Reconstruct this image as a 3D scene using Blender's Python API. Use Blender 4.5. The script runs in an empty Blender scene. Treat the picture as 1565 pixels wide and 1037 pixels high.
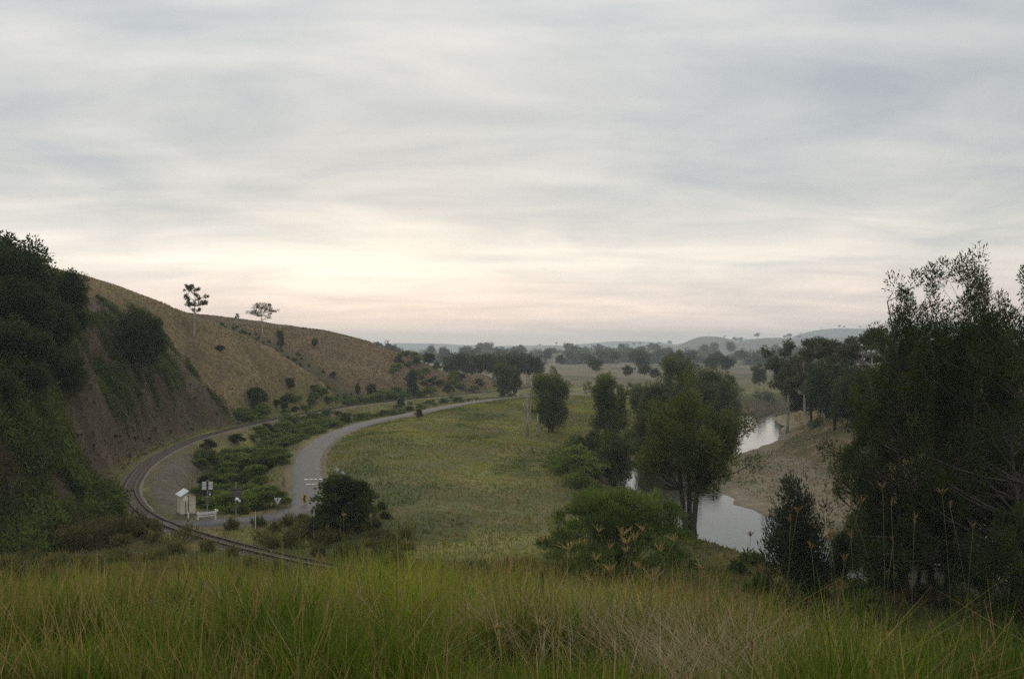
import bpy, math, random
import numpy as np
from mathutils import Vector, Matrix

# ------------------------------------------------------------------ camera, sky, sun, exposure
S = bpy.context.scene
C = S.collection
CAM_Z = 16.0
F_PX, HX, HY = 1521.0, 782.5, 533.0          # photograph's focal length and horizon, in its pixels

cam_d = bpy.data.cameras.new('camera')
cam = bpy.data.objects.new('camera', cam_d)
C.objects.link(cam)
cam.location = (0, 0, CAM_Z)
cam.rotation_euler = (math.radians(90), 0, 0)
cam_d.lens = 35.0
cam_d.sensor_width = 36.0
cam_d.shift_y = 0.0093
cam_d.clip_start = 0.05
cam_d.clip_end = 30000
S.camera = cam

SUN_AZ, SUN_EL = math.radians(-7.0), math.radians(7.0)
SUN_V = Vector((math.sin(SUN_AZ) * math.cos(SUN_EL), math.cos(SUN_AZ) * math.cos(SUN_EL), math.sin(SUN_EL)))

S.view_settings.view_transform = 'Standard'
S.view_settings.look = 'None'
S.view_settings.gamma = 1.0
S.view_settings.exposure = 0.92
S.view_settings.use_curve_mapping = False
S.render.engine = 'CYCLES'
S.cycles.use_denoising = False
S.cycles.max_bounces = 7
S.cycles.diffuse_bounces = 3
S.cycles.transparent_max_bounces = 8
S.cycles.volume_bounces = 3
S.cycles.use_adaptive_sampling = True


def make_world():
    w = bpy.data.worlds.new('World')
    S.world = w
    w.use_nodes = True
    nt = w.node_tree
    nt.nodes.clear()
    N, L = nt.nodes.new, nt.links.new

    def math_(op, a, b=None, clamp=False):
        n = N('ShaderNodeMath'); n.operation = op; n.use_clamp = clamp
        for i, v in enumerate((a, b)):
            if v is None:
                continue
            if isinstance(v, (int, float)):
                n.inputs[i].default_value = v
            else:
                L(v, n.inputs[i])
        return n.outputs[0]

    def mixc(f, a, b, mode='MIX'):
        n = N('ShaderNodeMix'); n.data_type = 'RGBA'; n.blend_type = mode
        if isinstance(f, (int, float)):
            n.inputs[0].default_value = f
        else:
            L(f, n.inputs[0])
        for k, v in ((6, a), (7, b)):
            if isinstance(v, tuple):
                n.inputs[k].default_value = (*v, 1)
            else:
                L(v, n.inputs[k])
        return n.outputs[2]

    tc = N('ShaderNodeTexCoord')
    nrm = N('ShaderNodeVectorMath'); nrm.operation = 'NORMALIZE'
    L(tc.outputs['Generated'], nrm.inputs[0])
    sep = N('ShaderNodeSeparateXYZ'); L(nrm.outputs[0], sep.inputs[0])
    X, Y, Z = sep.outputs
    zc = math_('MAXIMUM', Z, 0.0)
    den = math_('ADD', zc, 0.13)
    u = math_('DIVIDE', X, den)
    v = math_('DIVIDE', Y, den)

    def noise(ux, vy, scale, detail, rough, dist, off):
        cb = N('ShaderNodeCombineXYZ')
        L(math_('MULTIPLY', u, ux), cb.inputs[0]); L(math_('MULTIPLY', v, vy), cb.inputs[1])
        cb.inputs[2].default_value = off
        n = N('ShaderNodeTexNoise'); n.inputs['Scale'].default_value = scale
        n.inputs['Detail'].default_value = detail; n.inputs['Roughness'].default_value = rough
        n.inputs['Distortion'].default_value = dist
        L(cb.outputs[0], n.inputs['Vector'])
        return n.outputs[0]

    n1 = noise(0.80, 1.0, 1.7, 8, 0.52, 0.6, 5.3)      # broad cloud sheets
    n2 = noise(0.30, 1.0, 2.6, 6, 0.55, 0.5, 8.7)       # streaks
    # elevation colour of the cloud deck
    rmp = N('ShaderNodeValToRGB')
    L(math_('MULTIPLY', zc, 2.0), rmp.inputs[0])
    cr = rmp.color_ramp
    stops = [(0.0, (.62, .51, .455)), (.06, (.60, .485, .43)), (.12, (.55, .475, .425)), (.17, (.53, .49, .44)),
             (.23, (.44, .425, .395)), (.34, (.36, .364, .36)), (.5, (.37, .374, .37)), (.66, (.415, .417, .41)), (1.0, (.585, .585, .58))]
    while len(cr.elements) < len(stops):
        cr.elements.new(0.5)
    for e, (p, c) in zip(cr.elements, stops):
        e.position = p; e.color = (*c, 1)
    col = rmp.outputs[0]
    # side away from the set sun is dimmer
    dot = N('ShaderNodeVectorMath'); dot.operation = 'DOT_PRODUCT'
    L(nrm.outputs[0], dot.inputs[0])
    dot.inputs[1].default_value = (math.sin(SUN_AZ - .03), math.cos(SUN_AZ - .03), 0)
    d1 = math_('MULTIPLY_ADD', dot.outputs['Value'], 0.5); d1.node.inputs[2].default_value = 0.5
    pw = math_('POWER', math_('MAXIMUM', d1, 0.0), 4.0)
    side = math_('MULTIPLY_ADD', pw, 0.28); side.node.inputs[2].default_value = 0.72
    col = mixc(1.0, col, side, 'MULTIPLY')
    # cloud structure
    m1 = N('ShaderNodeMapRange'); L(n1, m1.inputs[0])
    m1.inputs[1].default_value = 0.32; m1.inputs[2].default_value = 0.68
    m1.inputs[3].default_value = 0.0; m1.inputs[4].default_value = 1.0
    m2 = N('ShaderNodeMapRange'); L(n2, m2.inputs[0])
    m2.inputs[1].default_value = 0.35; m2.inputs[2].default_value = 0.68
    cl = mixc(m1.outputs[0], (.74, .795, .85), (1.15, 1.125, 1.09))
    col = mixc(0.85, col, mixc(1.0, col, cl, 'MULTIPLY'))
    st = mixc(m2.outputs[0], (.91, .925, .945), (1.07, 1.06, 1.045))
    col = mixc(1.0, col, st, 'MULTIPLY')
    # glow of the hidden sun behind the cloud: wide and low
    dx = math_('SUBTRACT', X, math.sin(SUN_AZ - .05)); dz = math_('SUBTRACT', Z, 0.085)
    ex = math_('MULTIPLY', math_('MULTIPLY', dx, dx), -7.0)
    ez = math_('MULTIPLY', math_('MULTIPLY', dz, dz), -420.0)
    g = math_('MULTIPLY', math_('EXPONENT', math_('ADD', ex, ez)), math_('GREATER_THAN', Y, 0.0))
    g = math_('MULTIPLY', g, math_('MULTIPLY_ADD', m2.outputs[0], 0.6)); g.node.inputs[1].links[0].from_node.inputs[2].default_value = 0.7
    gl = mixc(1.0, (.066, .060, .054), g, 'MULTIPLY')
    col = mixc(1.0, col, gl, 'ADD')

    bg = N('ShaderNodeBackground'); bg.inputs[1].default_value = 1.0; L(col, bg.inputs[0])
    sky = N('ShaderNodeTexSky'); sky.sky_type = 'NISHITA'; sky.sun_disc = False
    sky.sun_elevation = SUN_EL; sky.sun_rotation = SUN_AZ
    bs = N('ShaderNodeBackground'); bs.inputs[1].default_value = 0.10; L(sky.outputs[0], bs.inputs[0])
    mx = N('ShaderNodeMixShader'); mx.inputs[0].default_value = 0.975
    L(bs.outputs[0], mx.inputs[1]); L(bg.outputs[0], mx.inputs[2])
    out = N('ShaderNodeOutputWorld'); L(mx.outputs[0], out.inputs[0])


make_world()
sun_d = bpy.data.lights.new('sun', 'SUN')
sun_d.energy = 0.5
sun_d.angle = math.radians(25)
sun_d.color = (1.0, 0.86, 0.70)
sun = bpy.data.objects.new('sun', sun_d)
C.objects.link(sun)
sun.rotation_euler = (-Vector((SUN_V.x, SUN_V.y, math.sin(math.radians(14))))).to_track_quat('-Z', 'Y').to_euler()

# ------------------------------------------------------------------ small helpers
rng = np.random.default_rng(7)
random.seed(7)


def new_mesh(name, verts, polys, mats, cols=None, midx=None, smooth=False):
    """polys: list of int arrays (n,k); cols: per-vertex rgb array"""
    me = bpy.data.meshes.new(name)
    verts = np.asarray(verts, np.float32)
    polys = [np.asarray(p, np.int32) for p in polys if len(p)]
    lt = np.concatenate([np.full(len(p), p.shape[1], np.int32) for p in polys])
    lv = np.concatenate([p.ravel() for p in polys])
    ls = np.concatenate(([0], np.cumsum(lt)[:-1])).astype(np.int32)
    me.vertices.add(len(verts)); me.vertices.foreach_set('co', verts.ravel())
    me.loops.add(len(lv)); me.loops.foreach_set('vertex_index', lv)
    me.polygons.add(len(lt)); me.polygons.foreach_set('loop_start', ls); me.polygons.foreach_set('loop_total', lt)
    if midx is not None:
        me.polygons.foreach_set('material_index', np.asarray(midx, np.int32))
    me.polygons.foreach_set('use_smooth', np.full(len(lt), smooth, bool))
    for m in (mats if isinstance(mats, (list, tuple)) else [mats]):
        me.materials.append(m)
    if cols is not None:
        a = me.color_attributes.new('tint', 'FLOAT_COLOR', 'POINT')
        c4 = np.ones((len(verts), 4), np.float32); c4[:, :3] = cols
        a.data.foreach_set('color', c4.ravel())
    me.update()
    me.validate()
    return me


def link(name, me, parent=None):
    o = bpy.data.objects.new(name, me)
    C.objects.link(o)
    if parent is not None:
        o.parent = parent
    return o


def tag(o, label=None, cat=None, group=None, kind=None):
    if label: o['label'] = label
    if cat: o['category'] = cat
    if group: o['group'] = group
    if kind: o['kind'] = kind
    return o


def thing(name, label, cat, loc, rz=0.0, group=None, scale=(1, 1, 1)):
    o = link(name, None)
    o.empty_display_size = 0.2
    o.location = loc; o.rotation_euler = (0, 0, rz); o.scale = scale
    return tag(o, label, cat, group)


class MB:
    """collects boxes, cylinders, prisms and tubes into one mesh"""
    def __init__(self):
        self.v = []; self.q = []; self.n = 0

    def add(self, vs, fs):
        self.v += [tuple(x) for x in vs]
        self.q += [[i + self.n for i in f] for f in fs]
        self.n += len(vs)
        return self

    def box(self, cx, cy, cz, sx, sy, sz, M=None, bev=0.0):
        hx, hy, hz = sx / 2, sy / 2, sz / 2
        if bev <= 0:
            vs = [Vector((x, y, z)) for z in (-hz, hz) for y in (-hy, hy) for x in (-hx, hx)]
            fs = [(0, 2, 3, 1), (4, 5, 7, 6), (0, 1, 5, 4), (2, 6, 7, 3), (0, 4, 6, 2), (1, 3, 7, 5)]
        else:
            b = bev
            ring = [(hx - b, -hy), (hx, -hy + b), (hx, hy - b), (hx - b, hy), (-hx + b, hy), (-hx, hy - b), (-hx, -hy + b), (-hx + b, -hy)]
            vs = [Vector((x, y, z)) for z in (-hz, hz) for x, y in ring]
            fs = [tuple(reversed(range(8))), tuple(range(8, 16))] + [(i, (i + 1) % 8, 8 + (i + 1) % 8, 8 + i) for i in range(8)]
        if M is not None:
            vs = [M @ x for x in vs]
        return self.add([x + Vector((cx, cy, cz)) for x in vs], fs)

    def prism(self, pts, y0, y1, M=None):
        """outline pts in x,z extruded along y"""
        n = len(pts)
        vs = [Vector((x, y0, z)) for x, z in pts] + [Vector((x, y1, z)) for x, z in pts]
        if M is not None:
            vs = [M @ x for x in vs]
        fs = [tuple(range(n)), tuple(reversed(range(n, 2 * n)))] + [(i, i + n, (i + 1) % n + n, (i + 1) % n) for i in range(n)]
        return self.add(vs, fs)

    def tube(self, pts, rad, k=8, cap=True):
        pts = [Vector(p) for p in pts]
        rad = rad if isinstance(rad, (list, tuple, np.ndarray)) else [rad] * len(pts)
        vs = []
        up = Vector((0.13, 0.21, 0.97)).normalized()
        for i, p in enumerate(pts):
            t = (pts[min(i + 1, len(pts) - 1)] - pts[max(i - 1, 0)]).normalized()
            a = t.cross(up)
            if a.length < 1e-3:
                a = t.cross(Vector((1, 0, 0)))
            a.normalize(); b = t.cross(a)
            vs += [p + (a * math.cos(2 * math.pi * j / k) + b * math.sin(2 * math.pi * j / k)) * rad[i] for j in range(k)]
        fs = [(i * k + j, i * k + (j + 1) % k, (i + 1) * k + (j + 1) % k, (i + 1) * k + j) for i in range(len(pts) - 1) for j in range(k)]
        if cap:
            fs += [tuple(reversed(range(k))), tuple(range((len(pts) - 1) * k, len(pts) * k))]
        return self.add(vs, fs)

    def build(self, name, mat, parent=None, smooth=False):
        me = bpy.data.meshes.new(name)
        me.from_pydata([tuple(x) for x in self.v], [], self.q)
        me.materials.append(mat)
        if smooth:
            me.polygons.foreach_set('use_smooth', np.ones(len(me.polygons), bool))
        me.update()
        return link(name, me, parent)


def hsh(ix, iy, s):
    h = (ix.astype(np.int64) * 374761393 + iy.astype(np.int64) * 668265263 + s * 982451653) & 0xffffffff
    h = ((h ^ (h >> 13)) * 1274126177) & 0xffffffff
    return ((h ^ (h >> 16)) & 0xffff) / 65535.0


def vnoise(x, y, s=0):
    ix, iy = np.floor(x), np.floor(y)
    fx, fy = x - ix, y - iy
    fx = fx * fx * (3 - 2 * fx); fy = fy * fy * (3 - 2 * fy)
    a, b = hsh(ix, iy, s), hsh(ix + 1, iy, s)
    c, d = hsh(ix, iy + 1, s), hsh(ix + 1, iy + 1, s)
    return (a + (b - a) * fx) * (1 - fy) + (c + (d - c) * fx) * fy


def fbm(x, y, s=0, o=4):
    t = 0; a = 0.5
    for i in range(o):
        t = t + a * (vnoise(x, y, s + i) - .5); x = x * 2.03; y = y * 2.03; a *= .5
    return t


def sstep(a, b, x):
    t = np.clip((x - a) / (b - a), 0, 1)
    return t * t * (3 - 2 * t)


# ------------------------------------------------------------------ materials
def node_mat(name):
    m = bpy.data.materials.new(name)
    m.use_nodes = True
    nt = m.node_tree
    b = nt.nodes['Principled BSDF']
    return m, nt, b


def plain(name, col, rough=0.7, metal=0.0, var=0.15, scale=6.0, bump=0.0):
    m, nt, b = node_mat(name)
    N, L = nt.nodes.new, nt.links.new
    b.inputs['Roughness'].default_value = rough
    b.inputs['Metallic'].default_value = metal
    tc = N('ShaderNodeTexCoord')
    n = N('ShaderNodeTexNoise'); n.inputs['Scale'].default_value = scale; n.inputs['Detail'].default_value = 5
    L(tc.outputs['Object'], n.inputs['Vector'])
    r = N('ShaderNodeMapRange'); L(n.outputs[0], r.inputs[0])
    r.inputs[1].default_value = .3; r.inputs[2].default_value = .7
    r.inputs[3].default_value = 1 - var; r.inputs[4].default_value = 1 + var
    mx = N('ShaderNodeMix'); mx.data_type = 'RGBA'; mx.blend_type = 'MULTIPLY'; mx.inputs[0].default_value = 1
    mx.inputs[6].default_value = (*col, 1); L(r.outputs[0], mx.inputs[7]); L(mx.outputs[2], b.inputs['Base Color'])
    if bump:
        bp = N('ShaderNodeBump'); bp.inputs['Strength'].default_value = bump; bp.inputs['Distance'].default_value = .02
        L(n.outputs[0], bp.inputs['Height']); L(bp.outputs[0], b.inputs['Normal'])
    return m


def leafy(name, trans=0.35, rough=0.6, gain=1.0):
    """two-sided leaf: colour from the mesh's own tint, part of the light passes through"""
    m, nt, b = node_mat(name)
    N, L = nt.nodes.new, nt.links.new
    at = N('ShaderNodeAttribute'); at.attribute_name = 'tint'
    oi = N('ShaderNodeObjectInfo')
    r = N('ShaderNodeMapRange'); L(oi.outputs['Random'], r.inputs[0])
    r.inputs[3].default_value = .82 * gain; r.inputs[4].default_value = 1.18 * gain
    mx = N('ShaderNodeMix'); mx.data_type = 'RGBA'; mx.blend_type = 'MULTIPLY'; mx.inputs[0].default_value = 1
    L(at.outputs['Color'], mx.inputs[6]); L(r.outputs[0], mx.inputs[7])
    L(mx.outputs[2], b.inputs['Base Color'])
    b.inputs['Roughness'].default_value = rough
    b.inputs['Specular IOR Level'].default_value = 0.08
    tr = N('ShaderNodeBsdfTranslucent'); L(mx.outputs[2], tr.inputs[0])
    ms = N('ShaderNodeMixShader'); ms.inputs[0].default_value = trans
    L(b.outputs[0], ms.inputs[1]); L(tr.outputs[0], ms.inputs[2])
    L(ms.outputs[0], nt.nodes['Material Output'].inputs[0])
    return m


def bark(name, col, col2, scale=3.0):
    m, nt, b = node_mat(name)
    N, L = nt.nodes.new, nt.links.new
    tc = N('ShaderNodeTexCoord')
    mp = N('ShaderNodeMapping'); mp.inputs['Scale'].default_value = (1, 1, .3); L(tc.outputs['Object'], mp.inputs[0])
    n = N('ShaderNodeTexNoise'); n.inputs['Scale'].default_value = scale; n.inputs['Detail'].default_value = 6
    L(mp.outputs[0], n.inputs['Vector'])
    cr = N('ShaderNodeValToRGB'); L(n.outputs[0], cr.inputs[0])
    cr.color_ramp.elements[0].position = .35; cr.color_ramp.elements[0].color = (*col2, 1)
    cr.color_ramp.elements[1].position = .62; cr.color_ramp.elements[1].color = (*col, 1)
    L(cr.outputs[0], b.inputs['Base Color']); b.inputs['Roughness'].default_value = .9
    bp = N('ShaderNodeBump'); bp.inputs['Strength'].default_value = .6; bp.inputs['Distance'].default_value = .03
    L(n.outputs[0], bp.inputs['Height']); L(bp.outputs[0], b.inputs['Normal'])
    return m


def ground_mat():
    m, nt, b = node_mat('ground')
    N, L = nt.nodes.new, nt.links.new
    at = N('ShaderNodeAttribute'); at.attribute_name = 'tint'
    tc = N('ShaderNodeTexCoord')
    outs = []
    for sc, de in ((0.09, 4), (0.9, 6), (7.0, 5)):
        n = N('ShaderNodeTexNoise'); n.inputs['Scale'].default_value = sc; n.inputs['Detail'].default_value = de
        n.inputs['Roughness'].default_value = .65
        L(tc.outputs['Object'], n.inputs['Vector']); outs.append(n.outputs[0])
    c = at.outputs['Color']
    for o, lo, hi in zip(outs, (.84, .70, .75), (1.15, 1.32, 1.25)):
        r = N('ShaderNodeMapRange'); L(o, r.inputs[0]); r.inputs[1].default_value = .32; r.inputs[2].default_value = .68
        r.inputs[3].default_value = lo; r.inputs[4].default_value = hi
        mx = N('ShaderNodeMix'); mx.data_type = 'RGBA'; mx.blend_type = 'MULTIPLY'; mx.inputs[0].default_value = 1
        L(c, mx.inputs[6]); L(r.outputs[0], mx.inputs[7]); c = mx.outputs[2]
    L(c, b.inputs['Base Color'])
    b.inputs['Roughness'].default_value = .95; b.inputs['Specular IOR Level'].default_value = .1
    ad = N('ShaderNodeMath'); ad.operation = 'ADD'; L(outs[1], ad.inputs[0]); L(outs[2], ad.inputs[1])
    bp = N('ShaderNodeBump'); bp.inputs['Strength'].default_value = .7; bp.inputs['Distance'].default_value = .25
    L(ad.outputs[0], bp.inputs['Height']); L(bp.outputs[0], b.inputs['Normal'])
    return m


def asphalt_mat(name, base, pale):
    m, nt, b = node_mat(name)
    N, L = nt.nodes.new, nt.links.new
    tc = N('ShaderNodeTexCoord')
    n = N('ShaderNodeTexNoise'); n.inputs['Scale'].default_value = .7; n.inputs['Detail'].default_value = 8; n.inputs['Roughness'].default_value = .7
    L(tc.outputs['Object'], n.inputs['Vector'])
    v = N('ShaderNodeTexVoronoi'); v.inputs['Scale'].default_value = 5.0; L(tc.outputs['Object'], v.inputs['Vector'])
    cr = N('ShaderNodeValToRGB'); L(n.outputs[0], cr.inputs[0])
    cr.color_ramp.elements[0].position = .3; cr.color_ramp.elements[0].color = (*base, 1)
    cr.color_ramp.elements[1].position = .7; cr.color_ramp.elements[1].color = (*pale, 1)
    r = N('ShaderNodeMapRange'); L(v.outputs['Color'], r.inputs[0]); r.inputs[3].default_value = .8; r.inputs[4].default_value = 1.2
    mx = N('ShaderNodeMix'); mx.data_type = 'RGBA'; mx.blend_type = 'MULTIPLY'; mx.inputs[0].default_value = 1
    L(cr.outputs[0], mx.inputs[6]); L(r.outputs[0], mx.inputs[7])
    L(mx.outputs[2], b.inputs['Base Color']); b.inputs['Roughness'].default_value = .85
    bp = N('ShaderNodeBump'); bp.inputs['Strength'].default_value = .5; bp.inputs['Distance'].default_value = .02
    L(v.outputs[0], bp.inputs['Height']); L(bp.outputs[0], b.inputs['Normal'])
    return m


def water_mat():
    m, nt, b = node_mat('river_water')
    N, L = nt.nodes.new, nt.links.new
    b.inputs['Base Color'].default_value = (.045, .042, .032, 1)
    b.inputs['Roughness'].default_value = .06
    b.inputs['IOR'].default_value = 1.33
    tc = N('ShaderNodeTexCoord')
    n = N('ShaderNodeTexNoise'); n.inputs['Scale'].default_value = 1.3; n.inputs['Detail'].default_value = 4
    n2 = N('ShaderNodeTexNoise'); n2.inputs['Scale'].default_value = .12; n2.inputs['Detail'].default_value = 2
    L(tc.outputs['Object'], n.inputs['Vector']); L(tc.outputs['Object'], n2.inputs['Vector'])
    ml = N('ShaderNodeMath'); ml.operation = 'MULTIPLY'; L(n.outputs[0], ml.inputs[0]); L(n2.outputs[0], ml.inputs[1])
    bp = N('ShaderNodeBump'); bp.inputs['Strength'].default_value = .38; bp.inputs['Distance'].default_value = .06
    L(ml.outputs[0], bp.inputs['Height']); L(bp.outputs[0], b.inputs['Normal'])
    return m


M_GROUND = ground_mat()
M_LEAF = leafy('leaf', .45, .6, 1.28)
M_GRASS = leafy('grass_blade', .44, .55, 1.05)
M_BARK_DARK = bark('bark_dark', (.085, .07, .055), (.03, .025, .02))
M_BARK_PALE = bark('bark_pale', (.55, .50, .42), (.26, .22, .17), 1.2)
M_BARK_DEAD = bark('bark_dead', (.40, .36, .29), (.22, .19, .15), 2)
M_ROAD = asphalt_mat('road_asphalt', (.040, .039, .038), (.078, .076, .073))
M_GRAVEL = asphalt_mat('gravel', (.12, .105, .085), (.24, .21, .17))
M_BALLAST = asphalt_mat('ballast', (.055, .043, .03), (.115, .09, .062))
M_WATER = water_mat()
M_RAIL = plain('rail_steel', (.055, .038, .028), .8, .2, .3, 3)
M_SLEEPER = plain('sleeper_timber', (.11, .085, .065), .95, 0, .4, 5)
M_WHITE = plain('white_paint', (.72, .71, .66), .55, 0, .10, 9)
M_CREAM = plain('cream_cladding', (.66, .60, .45), .75, 0, .12, 2.5)
M_ROOF = plain('zinc_roof', (.74, .75, .76), .5, .1, .12, 3)
M_DARKTRIM = plain('dark_timber', (.05, .04, .032), .9, 0, .3, 6)
M_STEEL = plain('galvanised_steel', (.34, .34, .33), .5, .5, .15, 8)
M_SIGNBACK = plain('sign_back', (.66, .66, .64), .5, .1, .12, 8)
M_SIGNDARK = plain('sign_back_dull', (.13, .115, .10), .7, .1, .25, 8)
M_BLACK = plain('black_paint', (.02, .02, .02), .6, 0, .2, 8)
M_YELLOW = plain('yellow_sheet', (.55, .36, .02), .5, 0, .08, 8)
M_RED = plain('red_reflector', (.45, .03, .02), .4, 0, .05, 8)
M_LINE = plain('road_paint', (.48, .47, .43), .7, 0, .18, 4)
M_LENS = plain('signal_lens', (.80, .80, .78), .25, 0, .04, 8)


# ------------------------------------------------------------------ ground shape
def crom(pts, n):
    """Catmull-Rom through points, n samples evenly along its length"""
    P = np.array(pts, float)
    P = np.vstack([2 * P[0] - P[1], P, 2 * P[-1] - P[-2]])
    out = []
    for i in range(1, len(P) - 2):
        t = np.linspace(0, 1, 24, endpoint=False)[:, None]
        a, b, c, d = P[i - 1], P[i], P[i + 1], P[i + 2]
        out.append(.5 * ((2 * b) + (c - a) * t + (2 * a - 5 * b + 4 * c - d) * t ** 2 + (3 * b - a - 3 * c + d) * t ** 3))
    out = np.vstack(out + [P[-2][None]])
    s = np.concatenate(([0], np.cumsum(np.linalg.norm(np.diff(out, axis=0), axis=1))))
    q = np.linspace(0, s[-1], n)
    return np.stack([np.interp(q, s, out[:, k]) for k in range(out.shape[1])], 1)


RAIL = crom([(8, 58), (-4, 66.5), (-17, 75.6), (-31.5, 90.5), (-40, 105), (-46, 121), (-52, 145), (-56, 177), (-55.5, 208), (-52, 243),
             (-44.6, 280), (-33, 316), (-19, 347), (-5, 378), (8, 412), (26, 460)], 260)
ROAD = crom([(-62, 78), (-52, 83), (-42, 87.6), (-34, 90), (-27.5, 91.6), (-23, 94.5), (-20.8, 100), (-22, 108), (-24.2, 118), (-28, 136), (-31.5, 158), (-33.3, 186),
             (-31, 217), (-25.5, 241), (-17, 280), (-9, 306), (1, 328), (20, 356), (48, 396), (90, 455)], 300)
RIVER = crom([(110, 18), (80, 36), (55, 56), (38.5, 77), (29.5, 93), (23.5, 111), (20.5, 133), (22, 160), (31, 185), (44, 207), (55, 235),
              (63, 262), (70, 296), (92, 330), (140, 380), (200, 450)], 240)


GULLY = crom([(-100, 296), (-88, 293), (-79, 291), (-71, 290), (-64, 290), (-56, 292), (-46, 296)], 60)


def near(path, x, y):
    """distance to a path, signed: + on its right hand side; and the arc index"""
    A, B = path[:-1], path[1:]
    D = B - A
    LL = (D ** 2).sum(1)
    out_d = np.empty(len(x)); out_i = np.empty(len(x), int)
    for k in range(0, len(x), 20000):
        xs, ys = x[k:k + 20000, None], y[k:k + 20000, None]
        t = np.clip(((xs - A[:, 0]) * D[:, 0] + (ys - A[:, 1]) * D[:, 1]) / LL, 0, 1)
        dx, dy = xs - A[:, 0] - t * D[:, 0], ys - A[:, 1] - t * D[:, 1]
        d2 = dx * dx + dy * dy
        i = d2.argmin(1); r = np.arange(len(i))
        cr = D[i, 0] * dy[r, i] - D[i, 1] * dx[r, i]
        out_d[k:k + 20000] = np.sqrt(d2[r, i]) * np.where(cr < 0, 1, -1); out_i[k:k + 20000] = i
    return out_d, out_i


def pix(px, py, d):
    return ((px - HX) / F_PX * d, d, CAM_Z - (py - HY) / F_PX * d)


CTRL = []
# the grassy knoll under the camera
for x in (-14, -7, 0, 7, 14):
    for y, z in ((-6, 14.6), (0, 14.4), (5, 13.9), (9, 13.25), (13, 12.4), (20, 10.3), (28, 7.7), (40, 4.4), (55, 1.6)):
        CTRL.append((x * (1 + y / 25), y, z - .0045 * max(0, x) * y - .02 * max(0, x - 2) * min(y, 12) / 4))
CTRL += [(-40, -10, 16), (-40, 15, 13), (-46, 40, 7.5), (-30, 62, 1.2), (-50, 62, 3.2), (40, -10, 12), (40, 15, 7), (45, 35, 1.5), (30, 60, -.2), (-80, 0, 22), (80, 0, 4),
         (0, -60, 18), (-60, -60, 22), (60, -60, 14), (-75, 45, 12), (-62, 76, .6), (-75, 80, 5)]
# railway, road and field
for p in RAIL[::9]: CTRL.append((*p, 0.0))
for p in ROAD[::12]: CTRL.append((*p, 0.0))
CTRL += [(-8, 95, -.1), (4, 95, -.8), (10, 108, -1.3), (-8, 120, -.1), (3, 130, -.7), (9, 140, -1.3), (-12, 150, -.1), (0, 165, -.5), (8, 165, -1.2),
         (-14, 190, 0), (2, 200, -.5), (14, 195, -1.4), (-5, 235, -.1), (10, 240, -.6), (25, 225, -1.3), (35, 245, -1.5), (10, 290, 0), (35, 290, -.8), (50, 285, -1.4),
         (40, 340, -.2), (70, 360, -.8), (16, 90, -1.0), (22, 78, -.8), (8, 75, .0)]
# left bank above the railway
CTRL += [pix(*p) for p in ((100, 620, 118), (40, 560, 112), (0, 540, 105), (140, 540, 135), (60, 500, 135), (200, 600, 163), (190, 560, 168), (120, 480, 165),
                           (245, 560, 185), (285, 600, 192), (330, 610, 205), (352, 632, 215), (20, 640, 98), (-60, 600, 95))]
CTRL += [(-72, 100, 16), (-80, 125, 24), (-88, 160, 29), (-58, 92, 5), (-110, 120, 36), (-110, 80, 24), (-140, 150, 44)]
# first spur: ridge, face and back
CTRL += [pix(*p) for p in ((130, 440, 212), (200, 456, 225), (250, 468, 236), (300, 484, 247), (345, 500, 254), (385, 518, 259), (420, 537, 264), (455, 558, 270), (495, 582, 277), (530, 602, 284),
                           (300, 560, 226), (350, 600, 226), (420, 600, 244), (250, 520, 212), (180, 480, 200), (470, 600, 262), (380, 560, 240))]
CTRL += [(-135, 250, 34), (-120, 300, 25)]
for px, py, d in ((300, 484, 247), (345, 500, 254), (385, 518, 259), (420, 537, 264), (455, 558, 270), (495, 582, 277)):
    q = pix(px, py, d)
    CTRL.append((q[0] - 2, q[1] + 14, q[2] - 4.5)); CTRL.append((q[0] - 3, q[1] + 28, q[2] - 5.5 - .5))
# gully and second spur
CTRL += [pix(*p) for p in ((400, 503, 345), (435, 504, 348), (470, 508, 352), (505, 513, 356), (540, 520, 361), (570, 528, 366), (600, 537, 370), (628, 546, 374), (655, 557, 377), (685, 570, 379), (703, 583, 377),
                           (712, 597, 372), (600, 582, 326), (640, 592, 338), (520, 562, 326), (560, 570, 326), (680, 590, 358))]
CTRL += [(-105, 360, 27), (-60, 440, 6), (-20, 440, .5), (-110, 450, 12), (-160, 350, 36), (-150, 480, 12), (-90, 520, 2), (-200, 250, 42), (-200, 500, 14)]
# knob beyond the cutting
CTRL += [pix(*p) for p in ((735, 571, 398), (722, 580, 396), (752, 578, 402), (770, 592, 400))]
# right bank
CTRL += [(75, 100, 7), (100, 100, 11), (80, 140, 9), (110, 150, 13), (75, 175, 8), (90, 200, 10), (78, 228, 7), (95, 250, 8), (105, 290, 6), (130, 220, 14), (150, 300, 10), (160, 120, 16),
         (120, 60, 9), (170, 60, 14), (160, 380, 4), (110, 400, 1), (220, 220, 18), (200, 350, 8), (220, 470, 2)]
# far flats
for y in (500, 620, 800):
    for x in (-250, -120, 0, 120, 260, 400):
        CTRL.append((x * y / 500, y, 0.3 if x > -200 else 10))
CTRL = np.array(CTRL, float)


def tps_kernel(d2):
    return .5 * d2 * np.log(d2 + 1e-9)


def tps_fit(P, lam=4e-5):
    X = P[:, :2] / 100; n = len(X)
    K = tps_kernel(((X[:, None] - X[None]) ** 2).sum(-1)) + lam * np.eye(n)
    A = np.zeros((n + 3, n + 3)); A[:n, :n] = K; A[:n, n] = 1; A[:n, n + 1:] = X; A[n, :n] = 1; A[n + 1:, :n] = X.T
    return X, np.linalg.solve(A, np.concatenate([P[:, 2], np.zeros(3)]))


TX, TW = tps_fit(CTRL)


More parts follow.
